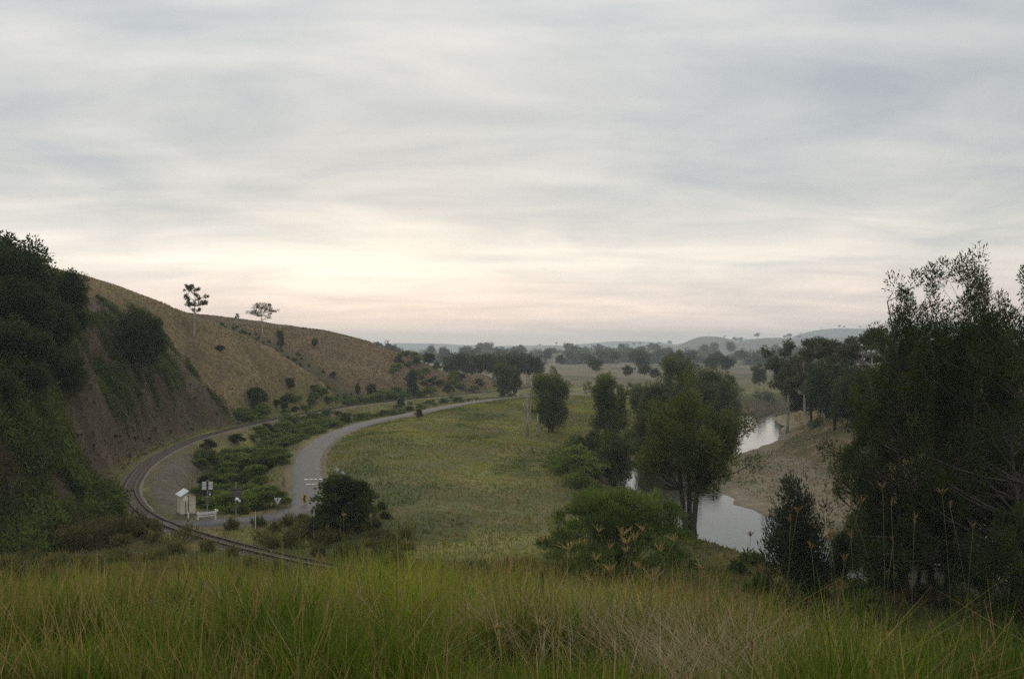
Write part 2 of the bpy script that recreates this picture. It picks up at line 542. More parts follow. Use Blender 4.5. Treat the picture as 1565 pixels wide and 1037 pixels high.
def tps(x, y):
    out = np.empty(len(x)); n = len(TX)
    for k in range(0, len(x), 20000):
        xs, ys = x[k:k + 20000] / 100, y[k:k + 20000] / 100
        d2 = (xs[:, None] - TX[:, 0]) ** 2 + (ys[:, None] - TX[:, 1]) ** 2
        out[k:k + 20000] = tps_kernel(d2) @ TW[:n] + TW[n] + TW[n + 1] * xs + TW[n + 2] * ys
    return out


# far hills: column in the photograph's pixels, crest height row, width, distance, depth
FAR = [(640, 523, 95, 6900, 480), (800, 526, 110, 7000, 450), (960, 522, 100, 6800, 480), (1130, 517, 110, 6900, 480), (1330, 511, 140, 6900, 480), (430, 512, 120, 6800, 480),
       (690, 526, 100, 6300, 600), (600, 530, 70, 5075, 525), (520, 520, 60, 5250, 600), (395, 490, 26, 3675, 330), (860, 529, 70, 5075, 600), (930, 533, 60, 3325, 375),
       (1085, 513, 50, 3325, 360), (1180, 518, 80, 3500, 390), (1290, 517, 90, 3587, 390), (1010, 528, 50, 3850, 375), (1300, 501, 110, 5075, 450), (1450, 492, 120, 4900, 450),
       (1600, 500, 120, 4725, 450), (250, 500, 140, 4550, 450), (60, 490, 120, 4375, 450), (780, 534, 45, 6125, 525), (840, 541, 60, 1437, 130), (930, 543, 60, 1562, 130),
       (720, 540, 80, 1750, 150), (1080, 541, 70, 1687, 140)]


def far_hills(x, y):
    d = np.maximum(y, 1.0)
    px = HX + F_PX * x / d
    z = np.zeros(len(x))
    for p0, py, w, d0, s in FAR:
        a = CAM_Z - (py - HY) / F_PX * d0
        t = np.abs((px - p0) / w)
        z = np.maximum(z, a * np.exp(-t ** 2.6 * .8) * np.exp(-((d - d0) / s) ** 2) * (y > 0))
    return z


def ground_exact(x, y):
    x = np.asarray(x, float); y = np.asarray(y, float)
    r = np.hypot(x, y)
    z = np.clip(tps(x, y), -6, 60)
    rd, _ = near(RAIL, x, y); od, _ = near(ROAD, x, y); vd, vi = near(RIVER, x, y)
    flat = np.minimum(np.abs(rd), np.abs(od))
    loose = sstep(4, 16, flat) * sstep(8, 30, r)
    hill = sstep(3, 14, z) * sstep(20, 60, r)
    z = z + loose * (fbm(x / 9, y / 9, 3) * .7 + fbm(x / 34, y / 34, 9) * 1.2 * (1 + 1.3 * hill) + fbm(x / 2.6, y / 2.6, 5, 3) * (.18 + .25 * hill))
    gd, _ = near(GULLY, x, y)
    gdep = 7.5 - 5.0 * sstep(-75, -44, x)
    z = z - gdep * np.exp(-(gd / 9.5) ** 2) * (1 - sstep(-48, -42, x))
    z = z - sstep(.05, .42, x / np.maximum(y, 1)) * sstep(4, 24, y) * 2.3 * (1 - sstep(40, 60, y))
    # gullies down the scree bank
    bank = sstep(-30, -8, rd) * sstep(-3, -6, rd) * (1 - sstep(205, 222, y)) * sstep(92, 110, y)
    z = z + bank * (fbm((y - x * .2) / 6.0, x / 22, 31, 4) * 2.2 + fbm(x / 3.2, y / 3.2, 33, 3) * .9)
    z = z * (1 - sstep(600, 1000, r)) + far_hills(x, y) * sstep(600, 1000, r)
    z = z + sstep(700, 1500, r) * (fbm(x / 220, y / 220, 20) * 12) + sstep(2000, 3500, r) * (fbm(x / 500, y / 500, 25) * 26) + sstep(380, 600, r) * fbm(x / 60, y / 60, 22) * 1.5
    # river channel, steep on its left, a wide gravel bar on its right
    yy = RIVER[vi, 1]
    barw = 8 + 19 * (1 - sstep(165, 215, yy))
    a = np.abs(vd)
    wob = fbm(x / 11, y / 11, 40) * 3.0
    a2 = a + wob
    left = np.where(a2 < 6, -5.4 + 1.25 * np.clip(a2 - 4.9, 0, 1.1), -4.1 + .42 * (a2 - 6))
    bz = -4.1 + .045 * np.minimum(a2 - 6, barw) + .40 * np.clip(a2 - barw - 2, 0, 26) + .12 * np.clip(a2 - barw - 28, 0, 200)
    right = np.where(a2 < 6, -5.4 + 1.25 * np.clip(a2 - 4.9, 0, 1.1), bz + fbm(x / 4, y / 4, 41, 3) * .3 * sstep(7, 10, a2))
    ch = np.where(vd < 0, left, right)
    z = np.where(r < 500, np.minimum(z, ch), z)
    # level corridors for the railway and the road
    for d_, hw in ((np.abs(rd), 2.6), (np.abs(od), 3.0)):
        w = sstep(hw, hw + 5.5, d_)
        z = z * w - .02 * (1 - w)
    return z, rd, od, vd, vi


# polar sheet, finest where the photograph looks, out to the horizon
az = np.unique(np.concatenate([np.arange(-180, -60, 5.), np.arange(-60, -33, 1.), np.arange(-33, 33, .19), np.arange(33, 60, 1.), np.arange(60, 180, 5.)]))
AZ = np.radians(az)
RR = np.concatenate([[.3, .6, 1, 1.5, 2, 2.5], np.arange(3, 12, .3), 12 * 1.0145 ** np.arange(0, 112), 60 * 1.010 ** np.arange(0, 190), 60 * 1.010 ** 190 * 1.0145 ** np.arange(0, 300)])
RR = np.unique(RR)
RR = RR[RR < 8200]
NA, NR = len(AZ), len(RR)
gx = (RR[:, None] * np.sin(AZ)[None]).ravel(); gy = (RR[:, None] * np.cos(AZ)[None]).ravel()
gz, g_rd, g_od, g_vd, g_vi = ground_exact(gx, gy)
GZ = gz.reshape(NR, NA)


def ground(x, y):
    """height of the sheet as built"""
    x = np.atleast_1d(np.asarray(x, float)); y = np.atleast_1d(np.asarray(y, float))
    a = np.arctan2(x, y); r = np.hypot(x, y)
    i = np.clip(np.searchsorted(RR, r) - 1, 0, NR - 2); j = np.clip(np.searchsorted(AZ, a) - 1, 0, NA - 2)
    t = np.clip((r - RR[i]) / (RR[i + 1] - RR[i]), 0, 1); s = np.clip((a - AZ[j]) / (AZ[j + 1] - AZ[j]), 0, 1)
    return (GZ[i, j] * (1 - s) + GZ[i, j + 1] * s) * (1 - t) + (GZ[i + 1, j] * (1 - s) + GZ[i + 1, j + 1] * s) * t


def gnd(x, y):
    return float(ground(x, y)[0])


def at(px, d):
    """point of the ground in the photograph's column px at distance d"""
    x = (px - HX) / F_PX * d
    return Vector((x, d, gnd(x, d)))


def hit(px, py, d0, d1):
    """first ground seen at that pixel between two distances"""
    d = np.linspace(d0, d1, 500)
    x = (px - HX) / F_PX * d
    z = ground(x, d); row = HY + (CAM_Z - z) / d * F_PX
    k = np.nonzero(row <= py)[0]
    k = k[0] if len(k) else int(np.abs(row - py).argmin())
    return Vector((x[k], d[k], z[k]))


def top_z(py, d):
    return CAM_Z - (py - HY) / F_PX * d


def ground_colour(x, y, z, rd, od, vd, vi):
    r = np.hypot(x, y)
    n1 = fbm(x / 14, y / 14, 51) * 2; n2 = fbm(x / 3.2, y / 3.2, 57) * 2; n3 = fbm(x / 45, y / 45, 60) * 2
    def mix(c, col, w):
        w = np.clip(w, 0, 1)[:, None]
        return c * (1 - w) + np.array(col)[None] * w
    c = np.tile(np.array([.115, .115, .045]), (len(x), 1))                        # rough pasture
    c = mix(c, (.20, .195, .055), sstep(-.1, .35, n1) * .8)                      # brighter grass
    c = mix(c, (.17, .125, .055), sstep(.05, .5, n2 + .5 * n3) * .6)
    c = mix(c, (.055, .075, .022), sstep(.10, .30, fbm((x - y * .15) / 7, y / 16, 303) * 2) * .7)              # dry patches
    knoll = 1 - sstep(40, 70, r)
    c = mix(c, (.060, .070, .022), knoll)
    dry = sstep(-4.5, -9, rd) * sstep(110, 150, y) * (1 - sstep(430, 520, y))
    c = mix(c, (.215, .155, .080), dry)
    c = mix(c, (.14, .10, .06), dry * sstep(0, .4, n2) * .8)
    c = mix(c, (.13, .115, .05), dry * sstep(.05, .45, n1) * .6 * sstep(262, 240, y))
    c = mix(c, (.155, .105, .056), dry * sstep(284, 294, y) * .85)
    gully_dark = dry * np.exp(-((y - 314 - (-59 - x) * .6) / 6.0) ** 2) * (x < -47)  # darker band along the far side of the gully
    c = mix(c, (.075, .066, .030), gully_dark)
    bank = sstep(-42, -28, rd) * sstep(-2.5, -4, rd) * (1 - sstep(205, 225, y)) * (y > 60)
    c = mix(c, (.066, .048, .029), bank)
    c = mix(c, (.12, .09, .058), bank * sstep(.12, .35, fbm(x / 2.2, y / 5, 66) * 2) * .6)
    c = mix(c, (.06, .065, .03), bank * sstep(.0, .3, n1 + n2 * .5) * .8)
    # worn gravel beside the crossing
    pad = sstep(1.5, 2.5, rd) * (1 - sstep(5.5, 8.0, rd + n2 * 1.2)) * (1 - sstep(140, 165, y)) * sstep(86, 92, y)
    c = mix(c, (.118, .10, .076), pad)
    c = mix(c, (.10, .10, .05), pad * sstep(-.05, .3, n2 + n1 * .4) * .75)
    strip = sstep(1.0, 2, rd) * (1 - sstep(3.6, 4.6, rd + n2)) * sstep(140, 165, y) * (1 - sstep(300, 340, y))
    c = mix(c, (.14, .11, .062), strip * .8)
    c = mix(c, (.16, .13, .08), (1 - sstep(2.6, 3.6, np.abs(od) + n2 * .8)) * .8)
    # river margins
    a = np.abs(vd)
    yy = RIVER[vi, 1]
    barw = 8 + 19 * (1 - sstep(165, 215, yy))
    bar = (vd > 0) * (1 - sstep(barw + 1, barw + 4, a + n2 * 1.5)) * (r < 480)
    c = mix(c, (.20, .165, .115), bar)
    c = mix(c, (.13, .125, .065), bar * sstep(.05, .4, n1 + .5 * n2) * .75)
    c = mix(c, (.24, .20, .145), bar * sstep(.15, .5, -n1) * .7)
    rb = (vd > 0) * sstep(barw + 1, barw + 4, a) * (1 - sstep(60, 90, a)) * (r < 480)
    c = mix(c, (.145, .11, .055), rb)
    c = mix(c, (.09, .085, .035), rb * sstep(-.05, .3, n1))
    c = mix(c, (.24, .18, .115), rb * sstep(.22, .4, n2 - n1 * .3) * .7)
    lb = (vd <= 0) * (1 - sstep(11, 20, a + n1 * 3)) * (r < 480)
    c = mix(c, (.075, .072, .035), lb * .9)
    c = mix(c, (.15, .12, .085), (1 - sstep(6.4, 7.6, a + n2)) * (r < 480))
    # far country
    c = mix(c, (.15, .125, .075), sstep(400, 520, r))
    c = mix(c, (.07, .078, .04), sstep(420, 560, r) * sstep(-.05, .25, n3 + .5 * n1) * .85)
    c = mix(c, (.07, .075, .045), sstep(1500, 2000, r) * .75)
    return c


cols = ground_colour(gx, gy, gz, g_rd, g_od, g_vd, g_vi)
ii, jj = np.meshgrid(np.arange(NR - 1), np.arange(NA), indexing='ij')
j2 = (jj + 1) % NA
quads = np.stack([(ii * NA + jj), ((ii + 1) * NA + jj), ((ii + 1) * NA + j2), (ii * NA + j2)], -1).reshape(-1, 4)[:, ::-1]
gme = new_mesh('ground', np.stack([gx, gy, gz], 1), [quads, np.arange(NA)[None, ::-1]], M_GROUND, cols, smooth=True)
tag(link('ground', gme), kind='structure')


# ------------------------------------------------------------------ road, river, railway
def strip_mesh(name, path, half, z0, mat, i0=0, i1=None, thick=0.0, cols=None, wob=0.0):
    P = path[i0:i1]
    T = np.gradient(P, axis=0); T /= np.linalg.norm(T, axis=1)[:, None]
    Nn = np.stack([T[:, 1], -T[:, 0]], 1)
    wl = half + wob * fbm(np.arange(len(P)) / 2.2, np.zeros(len(P)), 71) * 2
    wr = half + wob * fbm(np.arange(len(P)) / 2.2, np.ones(len(P)) * 9, 72) * 2
    prof = [(-1, -thick), (-1, 0), (-.5, .03), (0, .045), (.5, .03), (1, 0), (1, -thick)] if thick else [(-1, 0), (-.33, 0), (.33, 0), (1, 0)]
    vs = []
    for f, dz in prof:
        w = wl if f < 0 else wr
        e = f * w + (np.sign(f) * .35 if (thick and dz < 0) else 0)
        vs.append(np.concatenate([P + Nn * np.broadcast_to(e, w.shape)[:, None], np.full((len(P), 1), z0 + dz)], 1))
    k = len(prof); n = len(P)
    V = np.stack(vs, 1).reshape(-1, 3)
    a, b = np.meshgrid(np.arange(n - 1), np.arange(k - 1), indexing='ij')
    Q = np.stack([a * k + b, a * k + b + 1, (a + 1) * k + b + 1, (a + 1) * k + b], -1).reshape(-1, 4)[:, ::-1]
    return new_mesh(name, V, [Q], mat, smooth=True)


def dense(path, n):
    s = np.linspace(0, len(path) - 1, n)
    return np.stack([np.interp(s, np.arange(len(path)), path[:, k]) for k in range(2)], 1)


road = tag(link('road', strip_mesh('road', dense(ROAD, 700), 1.5, .10, M_ROAD, thick=.14, wob=.25)), kind='structure')
water = tag(link('river', strip_mesh('river', RIVER, 9.5, -4.0, M_WATER)), kind='structure')
ballast = tag(link('ballast_bed', strip_mesh('ballast_bed', dense(RAIL, 500), 1.1, .03, M_BALLAST, thick=.10, wob=.2)), kind='structure')


def rail_paths(off):
    P = dense(RAIL, 520)
    T = np.gradient(P, axis=0); T /= np.linalg.norm(T, axis=1)[:, None]
    return P + np.stack([T[:, 1], -T[:, 0]], 1) * off, T


track = thing('railway_track', 'rusty narrow railway track curving round the hill foot and over the crossing', 'railway', (0, 0, 0))
for off in (-.535, .535):
    P, T = rail_paths(off)
    prof = [(-.07, 0), (.07, 0), (.07, .02), (.02, .04), (.02, .12), (.037, .13), (.037, .165), (-.037, .165), (-.037, .13), (-.02, .12), (-.02, .04), (-.07, .02)]
    k = len(prof); n = len(P)
    Nn = np.stack([T[:, 1], -T[:, 0]], 1)
    V = np.stack([np.concatenate([P + Nn * e, np.full((n, 1), .085 + h)], 1) for e, h in prof], 1).reshape(-1, 3)
    a, b = np.meshgrid(np.arange(n - 1), np.arange(k), indexing='ij')
    Q = np.stack([a * k + b, a * k + (b + 1) % k, (a + 1) * k + (b + 1) % k, (a + 1) * k + b], -1).reshape(-1, 4)
    link('rail', new_mesh('rail', V, [Q], M_RAIL), track)
# sleepers: about a pixel each, far past 300: one part
P, T = rail_paths(0)
seg = np.concatenate(([0], np.cumsum(np.linalg.norm(np.diff(P, axis=0), axis=1))))
sv, sq = [], []
box8 = np.array([[x, y, z] for z in (0, 1) for y in (-1, 1) for x in (-1, 1)], float)
bf = np.array([(0, 2, 3, 1), (4, 5, 7, 6), (0, 1, 5, 4), (2, 6, 7, 3), (0, 4, 6, 2), (1, 3, 7, 5)])
for q in np.arange(0, seg[-1], .68):
    c = np.array([np.interp(q, seg, P[:, k]) for k in (0, 1)]); t = np.array([np.interp(q, seg, T[:, k]) for k in (0, 1)]); t /= np.linalg.norm(t)
    if abs(c[0] + 31.3) < 2.2 and abs(c[1] - 90.5) < 2.6:
        continue
    nn = np.array([t[1], -t[0]])
    a = random.uniform(-.03, .03)
    w = box8.copy()
    xy = c + (w[:, 0:1] * (1.0 + a)) * nn + (w[:, 1:2] * .12) * t
    sq.append(bf + len(sv) * 8); sv.append(np.column_stack([xy, w[:, 2] * .075 + .03]))
tag(link('sleeper', new_mesh('sleeper', np.concatenate(sv), [np.concatenate(sq)], M_SLEEPER), track), kind='stuff')

# painted markings on the road: two short rows of worn dashes before the crossing
for row, (dd, marks) in enumerate(((120.5, [(-.15, .5), (.45, .4), (.95, .4), (1.55, .42)]), (116.6, [(.05, .55), (.62, .45), (1.1, .4)]))):
    k = int(np.abs(ROAD[:, 1] - dd).argmin())
    while ROAD[k, 1] < 100:
        k += 1
    t = ROAD[k + 1] - ROAD[k - 1]; t /= np.linalg.norm(t); nn = np.array([t[1], -t[0]])
    for j, (e, ln) in enumerate(marks):
        o0 = ROAD[k] + nn * e
        v = [(*(o0 + nn * s * ln / 2 + t * u * (.36 if row == 0 else .28)), .152) for s, u in ((-1, -1), (1, -1), (.9, 1), (-.9, 1))]
        me = new_mesh('road_marking', np.array(v), [np.array([[0, 1, 2, 3]])], M_LINE)
        o = link('road_marking', me, road)


# ------------------------------------------------------------------ plants
def unit(v):
    return v / np.maximum(np.linalg.norm(v, axis=-1, keepdims=True), 1e-9)


def sprig_mesh(name, pos, dirs, length, width, cols, mat, tri=False):
    """pos, dirs (n,3); length, width (n,): leaf-sized diamonds, slightly folded"""
    n = len(pos)
    side = unit(np.cross(dirs, unit(rng.normal(size=(n, 3)))))
    nor = np.cross(side, dirs)
    L_, W_ = length[:, None], width[:, None]
    if tri:
        v = np.stack([pos + side * W_ * .55, pos + dirs * L_ - nor * W_ * .2, pos - side * W_ * .55], 1).reshape(-1, 3)
        return new_mesh(name, v, [np.arange(n * 3).reshape(n, 3)], mat, np.repeat(cols, 3, 0))
    mid = pos + dirs * L_ * .45
    v = np.stack([pos, mid + side * W_ * .5 + nor * W_ * .15, pos + dirs * L_ - nor * W_ * .2, mid - side * W_ * .5 + nor * W_ * .15], 1).reshape(-1, 3)
    q = np.arange(n * 4).reshape(n, 4)
    return new_mesh(name, v, [q], mat, np.repeat(cols, 4, 0))


def bez(a, b, c, n):
    t = np.linspace(0, 1, n)[:, None]
    return a * (1 - t) ** 2 + 2 * b * t * (1 - t) + c * t * t


def make_tree(h, lobes, n_clump, clump_r, sprigs, leaf, col, col2, flat=1.0, up=.3, stems=1, fork=.3, tr=.03, bark_m=None, lean=(0, 0),
              spread=.35, shell=.45, seed=0, limb=.3, mindist=.7, clump_keep=1.0, hang=0.0):
    """h in metres; lobes = ellipsoids (x,y,z,rx,ry,rz) as fractions of h. returns (trunk mesh, crown mesh)"""
    R = np.random.default_rng(seed)
    lobes = np.array(lobes, float) * h
    vol = lobes[:, 3] * lobes[:, 4] * lobes[:, 5]
    cs = []
    tries = 0
    while len(cs) < n_clump and tries < n_clump * 40:
        tries += 1
        l = lobes[R.choice(len(lobes), p=vol / vol.sum())]
        d = unit(R.normal(size=3)); u = R.random() ** shell * (1.22 if R.random() < .16 else 1.0)
        p = l[:3] + d * u * l[3:]
        if p[2] < .04 * h: continue
        if cs and min(np.linalg.norm(np.array(cs) - p, axis=1)) < clump_r * mindist: continue
        cs.append(p)
    cs = np.array(cs)
    # trunk and limbs
    mb = MB()
    ctop = lobes[:, 2].max()
    nodes = []
    rt = tr * h
    for s in range(stems):
        a = 2 * math.pi * (s + R.random() * .6) / stems
        off = np.array([math.cos(a), math.sin(a), 0]) * (spread * h * .35 if stems > 1 else .03 * h)
        b0 = np.array([0, 0, -.25]) + off * (.15 if stems > 1 else 0)
        tip = np.array([lean[0] * h, lean[1] * h, min(h * .9, ctop + lobes[0, 5] * .55)]) + off
        if stems > 1: tip[2] *= R.uniform(.78, 1)
        mid = (b0 + tip) / 2 + R.normal(size=3) * np.array([.03, .03, 0]) * h - off * .2
        pts = bez(b0, mid, tip, 9) + R.normal(size=(9, 3)) * .006 * h * np.linspace(0, 1, 9)[:, None]
        rad = rt / math.sqrt(stems) * (1 - np.linspace(0, 1, 9) * .86); rad[0] *= 1.35
        mb.tube(pts, list(rad), 7)
        for i in range(9):
            if pts[i, 2] > fork * h: nodes.append((pts[i], rad[i]))
    nodes_p = np.array([n_[0] for n_ in nodes]) if nodes else np.array([[0, 0, fork * h]])
    nodes_r = np.array([n_[1] for n_ in nodes]) if nodes else np.array([rt])
    for p in cs:
        dv = np.linalg.norm(nodes_p - p, axis=1) + np.maximum(0, nodes_p[:, 2] - p[2] + .08 * h) * 1.6
        k = int(dv.argmin())
        a = nodes_p[k]
        m = (a + p) / 2 + np.array([0, 0, -.10 * np.linalg.norm(p - a)]) + R.normal(size=3) * .05 * np.linalg.norm(p - a)
        r0 = min(nodes_r[k] * .6, max(.02, limb * .09 * np.linalg.norm(p - a) + .015))
        mb.tube(bez(a, m, p, 4), [r0, r0 * .75, r0 * .5, r0 * .25], 5, cap=False)
    tme = bpy.data.meshes.new('trunk'); tme.from_pydata([tuple(x) for x in mb.v], [], mb.q); tme.materials.append(bark_m or M_BARK_DARK)
    tme.polygons.foreach_set('use_smooth', np.ones(len(tme.polygons), bool))
    tme.update()
    # foliage
    keep = cs[R.random(len(cs)) < clump_keep]
    sz = clump_r * R.uniform(.65, 1.25, len(keep))
    k = np.repeat(np.arange(len(keep)), sprigs)
    d = unit(R.normal(size=(len(k), 3))); u = R.random(len(k))[:, None] ** .45
    pos = keep[k] + d * u * sz[k][:, None] * np.array([1, 1, flat])
    dr = unit(d * .7 + np.array([0, 0, up]) + R.normal(size=d.shape) * .45 - np.array([0, 0, hang]))
    ct = R.normal(size=len(keep)) * .22
    t = np.clip(.45 + ct[k] + R.normal(size=len(k)) * .2, 0, 1)[:, None]
    cc = np.array(col)[None] * (1 - t) + np.array(col2)[None] * t
    le = leaf[0] * R.uniform(.6, 1.35, len(k)); wi = leaf[1] * R.uniform(.6, 1.3, len(k))
    return tme, sprig_mesh('crown', pos, dr, le, wi, cc, M_LEAF)


def put_tree(name, protos, label, loc, height, width=1.0, rz=None, group=None, cat='tree', parts=('trunk', 'crown')):
    """proto = (trunk mesh, crown mesh, its own height)"""
    tme, cme, ph = protos
    s = height / ph
    e = thing(name, label, cat, loc, random.uniform(0, 6.28) if rz is None else rz, group, (s * width, s * width, s))
    link(parts[0], tme, e); link(parts[1], cme, e)
    return e


def proto(h, *a, **k):
    return (*make_tree(h, *a, **k), h)


DK, MD = (.024, .036, .009), (.074, .094, .022)
OAK_A, OAK_B = (.036, .047, .012), (.122, .136, .033)
GUM_A, GUM_B = (.040, .043, .020), (.110, .108, .050)

# river she-oaks: upright plumes
def oak_lobes(R, n, w, z0=.45, z1=.82):
    out = [(0, 0, .58, w * .75, w * .75, .30)]
    for i in range(n):
        a = 2 * math.pi * i / n + R.uniform(-.4, .4); r = w * R.uniform(.35, .85)
        z = R.uniform(z0, z1)
        out.append((math.cos(a) * r, math.sin(a) * r, z, w * .34, w * .34, R.uniform(.13, .2)))
    out.append((0, 0, .84, w * .3, w * .3, .15))
    return out


P_MAIN = proto(14.5, oak_lobes(np.random.default_rng(1), 10, .37, .38, .78), 135, .78, 200, (.36, .085), OAK_A, OAK_B, flat=1.15, up=.35, stems=3, fork=.22, tr=.036, spread=.5, seed=11)
def plume_lobes(R, n, w):
    out = []
    for k in range(n):
        a = 2 * math.pi * k / n + R.uniform(-.4, .4); r = w * R.uniform(.15, 1.0)
        top = (1.04 - .24 * (r / w) ** 2) * R.uniform(.92, 1.0)
        ln = R.uniform(.16, .26)
        out.append((math.cos(a) * r, math.sin(a) * r, top - ln, R.uniform(.045, .068), R.uniform(.045, .068), ln))
    for k in range(7):
        a = 2 * math.pi * k / 7 + R.uniform(-.4, .4); r = w * R.uniform(.5, 1.1)
        out.append((math.cos(a) * r, math.sin(a) * r, R.uniform(.10, .42), .12, .12, .10))
    return out


P_BIG = [proto(21, plume_lobes(np.random.default_rng(5 + i), 15, .25), 350, .58, 145, (.24, .075), DK, MD, flat=1.35, up=.5, stems=3, fork=.12, tr=.020, spread=.5, seed=20 + i, shell=.75, mindist=.75, limb=.2) for i in range(3)]
P_OAK = [proto(12.5, oak_lobes(np.random.default_rng(9 + i), 8, .33, .2, .75) + [(0, 0, .28, .27, .27, .22)], 112, .86, 175, (.42, .12), OAK_A, OAK_B, flat=1.2, up=.4, stems=3, fork=.1, tr=.022, spread=.5, seed=31 + i) for i in range(4)]
# gums: open crowns on pale limbs
def gum_lobes(R, n, w, zmin=.6):
    out = []
    for i in range(n):
        a = 2 * math.pi * i / n + R.uniform(-.5, .5); r = w * R.uniform(.45, 1)
        out.append((math.cos(a) * r, math.sin(a) * r, R.uniform(zmin, .88), w * .36, w * .36, .075))
    out.append((0, 0, .9, w * .35, w * .35, .07))
    return out


P_GUM = [proto(16, gum_lobes(np.random.default_rng(60 + i), 9, .28, .52), 60, .85, 150, (.5, .17), GUM_A, GUM_B, flat=.65, up=-.1, stems=1, fork=.30, tr=.021, bark_m=M_BARK_PALE, seed=61 + i, limb=.5, hang=.3) for i in range(3)]
P_HILLGUM_TALL = proto(14, [(-.10, 0, .90, .09, .09, .08), (-.15, .03, .74, .06, .06, .07), (.05, 0, .76, .08, .08, .07), (.16, .02, .64, .08, .07, .06), (-.05, -.03, .60, .10, .08, .05), (.03, .05, .88, .07, .07, .07), (.22, 0, .76, .05, .05, .05), (.05, .02, .50, .10, .08, .03)],
                       74, .40, 75, (.30, .14), GUM_A, (.13, .125, .055), flat=.9, up=0, stems=1, fork=.40, tr=.018, bark_m=M_BARK_PALE, seed=71, limb=.35, shell=.6)
P_HILLGUM_WIDE = proto(14, [(0, 0, .84, .24, .22, .13), (-.24, 0, .72, .15, .12, .11), (.24, .02, .72, .15, .12, .11), (.12, 0, .58, .14, .12, .08), (-.1, .1, .66, .16, .14, .10), (0, 0, .92, .16, .16, .06)],
                       95, .55, 44, (.34, .15), GUM_A, (.13, .125, .055), flat=.9, up=0, stems=1, fork=.34, tr=.016, bark_m=M_BARK_PALE, seed=72, limb=.4, shell=.55)
P_DENSE = [proto(12, [(0, 0, .60, .38, .38, .36), (.16, .1, .50, .26, .26, .3), (-.15, -.1, .48, .26, .26, .3), (0, -.16, .72, .22, .22, .2)], 150, 1.15, 130, (.42, .20), (.022, .031, .011), (.062, .078, .024), flat=.9, up=.1, stems=2, fork=.2, tr=.025, seed=81 + i, shell=.35) for i in range(2)]
P_WISPY = proto(10, gum_lobes(np.random.default_rng(77), 8, .27, .5), 50, .55, 75, (.42, .16), GUM_A, GUM_B, flat=1, up=.2, stems=2, fork=.3, tr=.018, seed=88, limb=.5)
P_SAPLING = proto(6.5, [(0, 0, .30, .24, .24, .24), (0, 0, .52, .19, .19, .24), (0, 0, .76, .10, .10, .19)], 90, .5, 130, (.26, .055), (.022, .030, .016), (.052, .066, .030), flat=1.9, up=1.2, stems=1, fork=.08, tr=.012, seed=91)
P_FAR = [proto(13, [(0, 0, .62, .30, .30, .24), (.15, .05, .74, .2, .2, .16), (-.17, 0, .68, .2, .2, .18), (0, .1, .84, .16, .16, .12)], 42, 1.25, 46, (.95, .42), GUM_A, (.075, .080, .036), flat=.75, up=0, stems=1, fork=.25, tr=.020, bark_m=M_BARK_PALE, seed=101 + i) for i in range(4)]
P_DEAD = None


def make_shrub(h, w, n_clump, clump_r, sprigs, leaf, col, col2, seed, up=.25, flat=.8, conical=0.0):
    R = np.random.default_rng(seed)
    a = R.random(n_clump) * 6.283; rr = np.sqrt(R.random(n_clump)); z = R.random(n_clump) ** .8
    lim = np.sqrt(np.clip(1 - (z * .92) ** 2, .05, 1)) * (1 - conical * z)
    c = np.stack([np.cos(a) * rr * lim * w, np.sin(a) * rr * lim * w, (.12 + z * .8) * h], 1)
    mb = MB()
    for p in c[::2]:
        mb.tube(bez(np.array([p[0] * .08, p[1] * .08, -.1]), np.array([p[0] * .35, p[1] * .35, p[2] * .6]), p, 4), [.03, .025, .018, .008], 4, cap=False)
    tme = bpy.data.meshes.new('stem'); tme.from_pydata([tuple(x) for x in mb.v], [], mb.q); tme.materials.append(M_BARK_DARK); tme.update()
    k = np.repeat(np.arange(n_clump), sprigs); d = unit(R.normal(size=(len(k), 3))); d[:, 2] = np.abs(d[:, 2]) * .9 - .1
    u = R.random(len(k))[:, None] ** .4
    pos = c[k] + d * u * clump_r * R.uniform(.7, 1.2, n_clump)[k][:, None] * np.array([1, 1, flat])
    pos[:, 2] = np.maximum(pos[:, 2], .03)
    dr = unit(d * .6 + np.array([0, 0, up]) + R.normal(size=d.shape) * .45)
    t = np.clip(.45 + (R.normal(size=n_clump) * .22)[k] + R.normal(size=len(k)) * .2, 0, 1)[:, None]
    cc = np.array(col)[None] * (1 - t) + np.array(col2)[None] * t
    le = leaf[0] * R.uniform(.6, 1.3, len(k)); wi = leaf[1] * R.uniform(.6, 1.3, len(k))
    return tme, sprig_mesh('foliage', pos, dr, le, wi, cc, M_LEAF), h


SG1, SG2 = (.062, .095, .020), (.165, .195, .046)          # fresh thicket
P_SHRUB = [make_shrub(1.7, 1.7, 26, .55, 60, (.30, .17), SG1, SG2, 200 + i, flat=.75) for i in range(4)]
P_SHRUB_DK = [make_shrub(2.2, 1.5, 26, .55, 60, (.32, .16), (.022, .030, .012), (.062, .072, .026), 220 + i) for i in range(3)]
P_SHRUB_BR = [make_shrub(1.3, 1.1, 22, .4, 45, (.34, .07), (.07, .055, .026), (.17, .125, .055), 240 + i, up=.9) for i in range(2)]
P_ROUND = make_shrub(4.6, 2.6, 90, .75, 110, (.34, .17), (.036, .048, .016), (.092, .110, .034), 260)
P_BAMBOO = make_shrub(5.2, 4.8, 230, .62, 130, (.30, .055), (.055, .085, .018), (.140, .175, .038), 261, up=1.0, flat=1.2)


def put_shrub(protos, label, loc, h, w=1.0, group=None, name='shrub', cat='shrub'):
    return put_tree(name, protos, label, loc, h, w, None, group, cat, ('stem', 'foliage'))


def col_h(p, top):        # height so that the top reaches that row of the photograph
    return max(.5, top_z(top, p.y) - p.z)


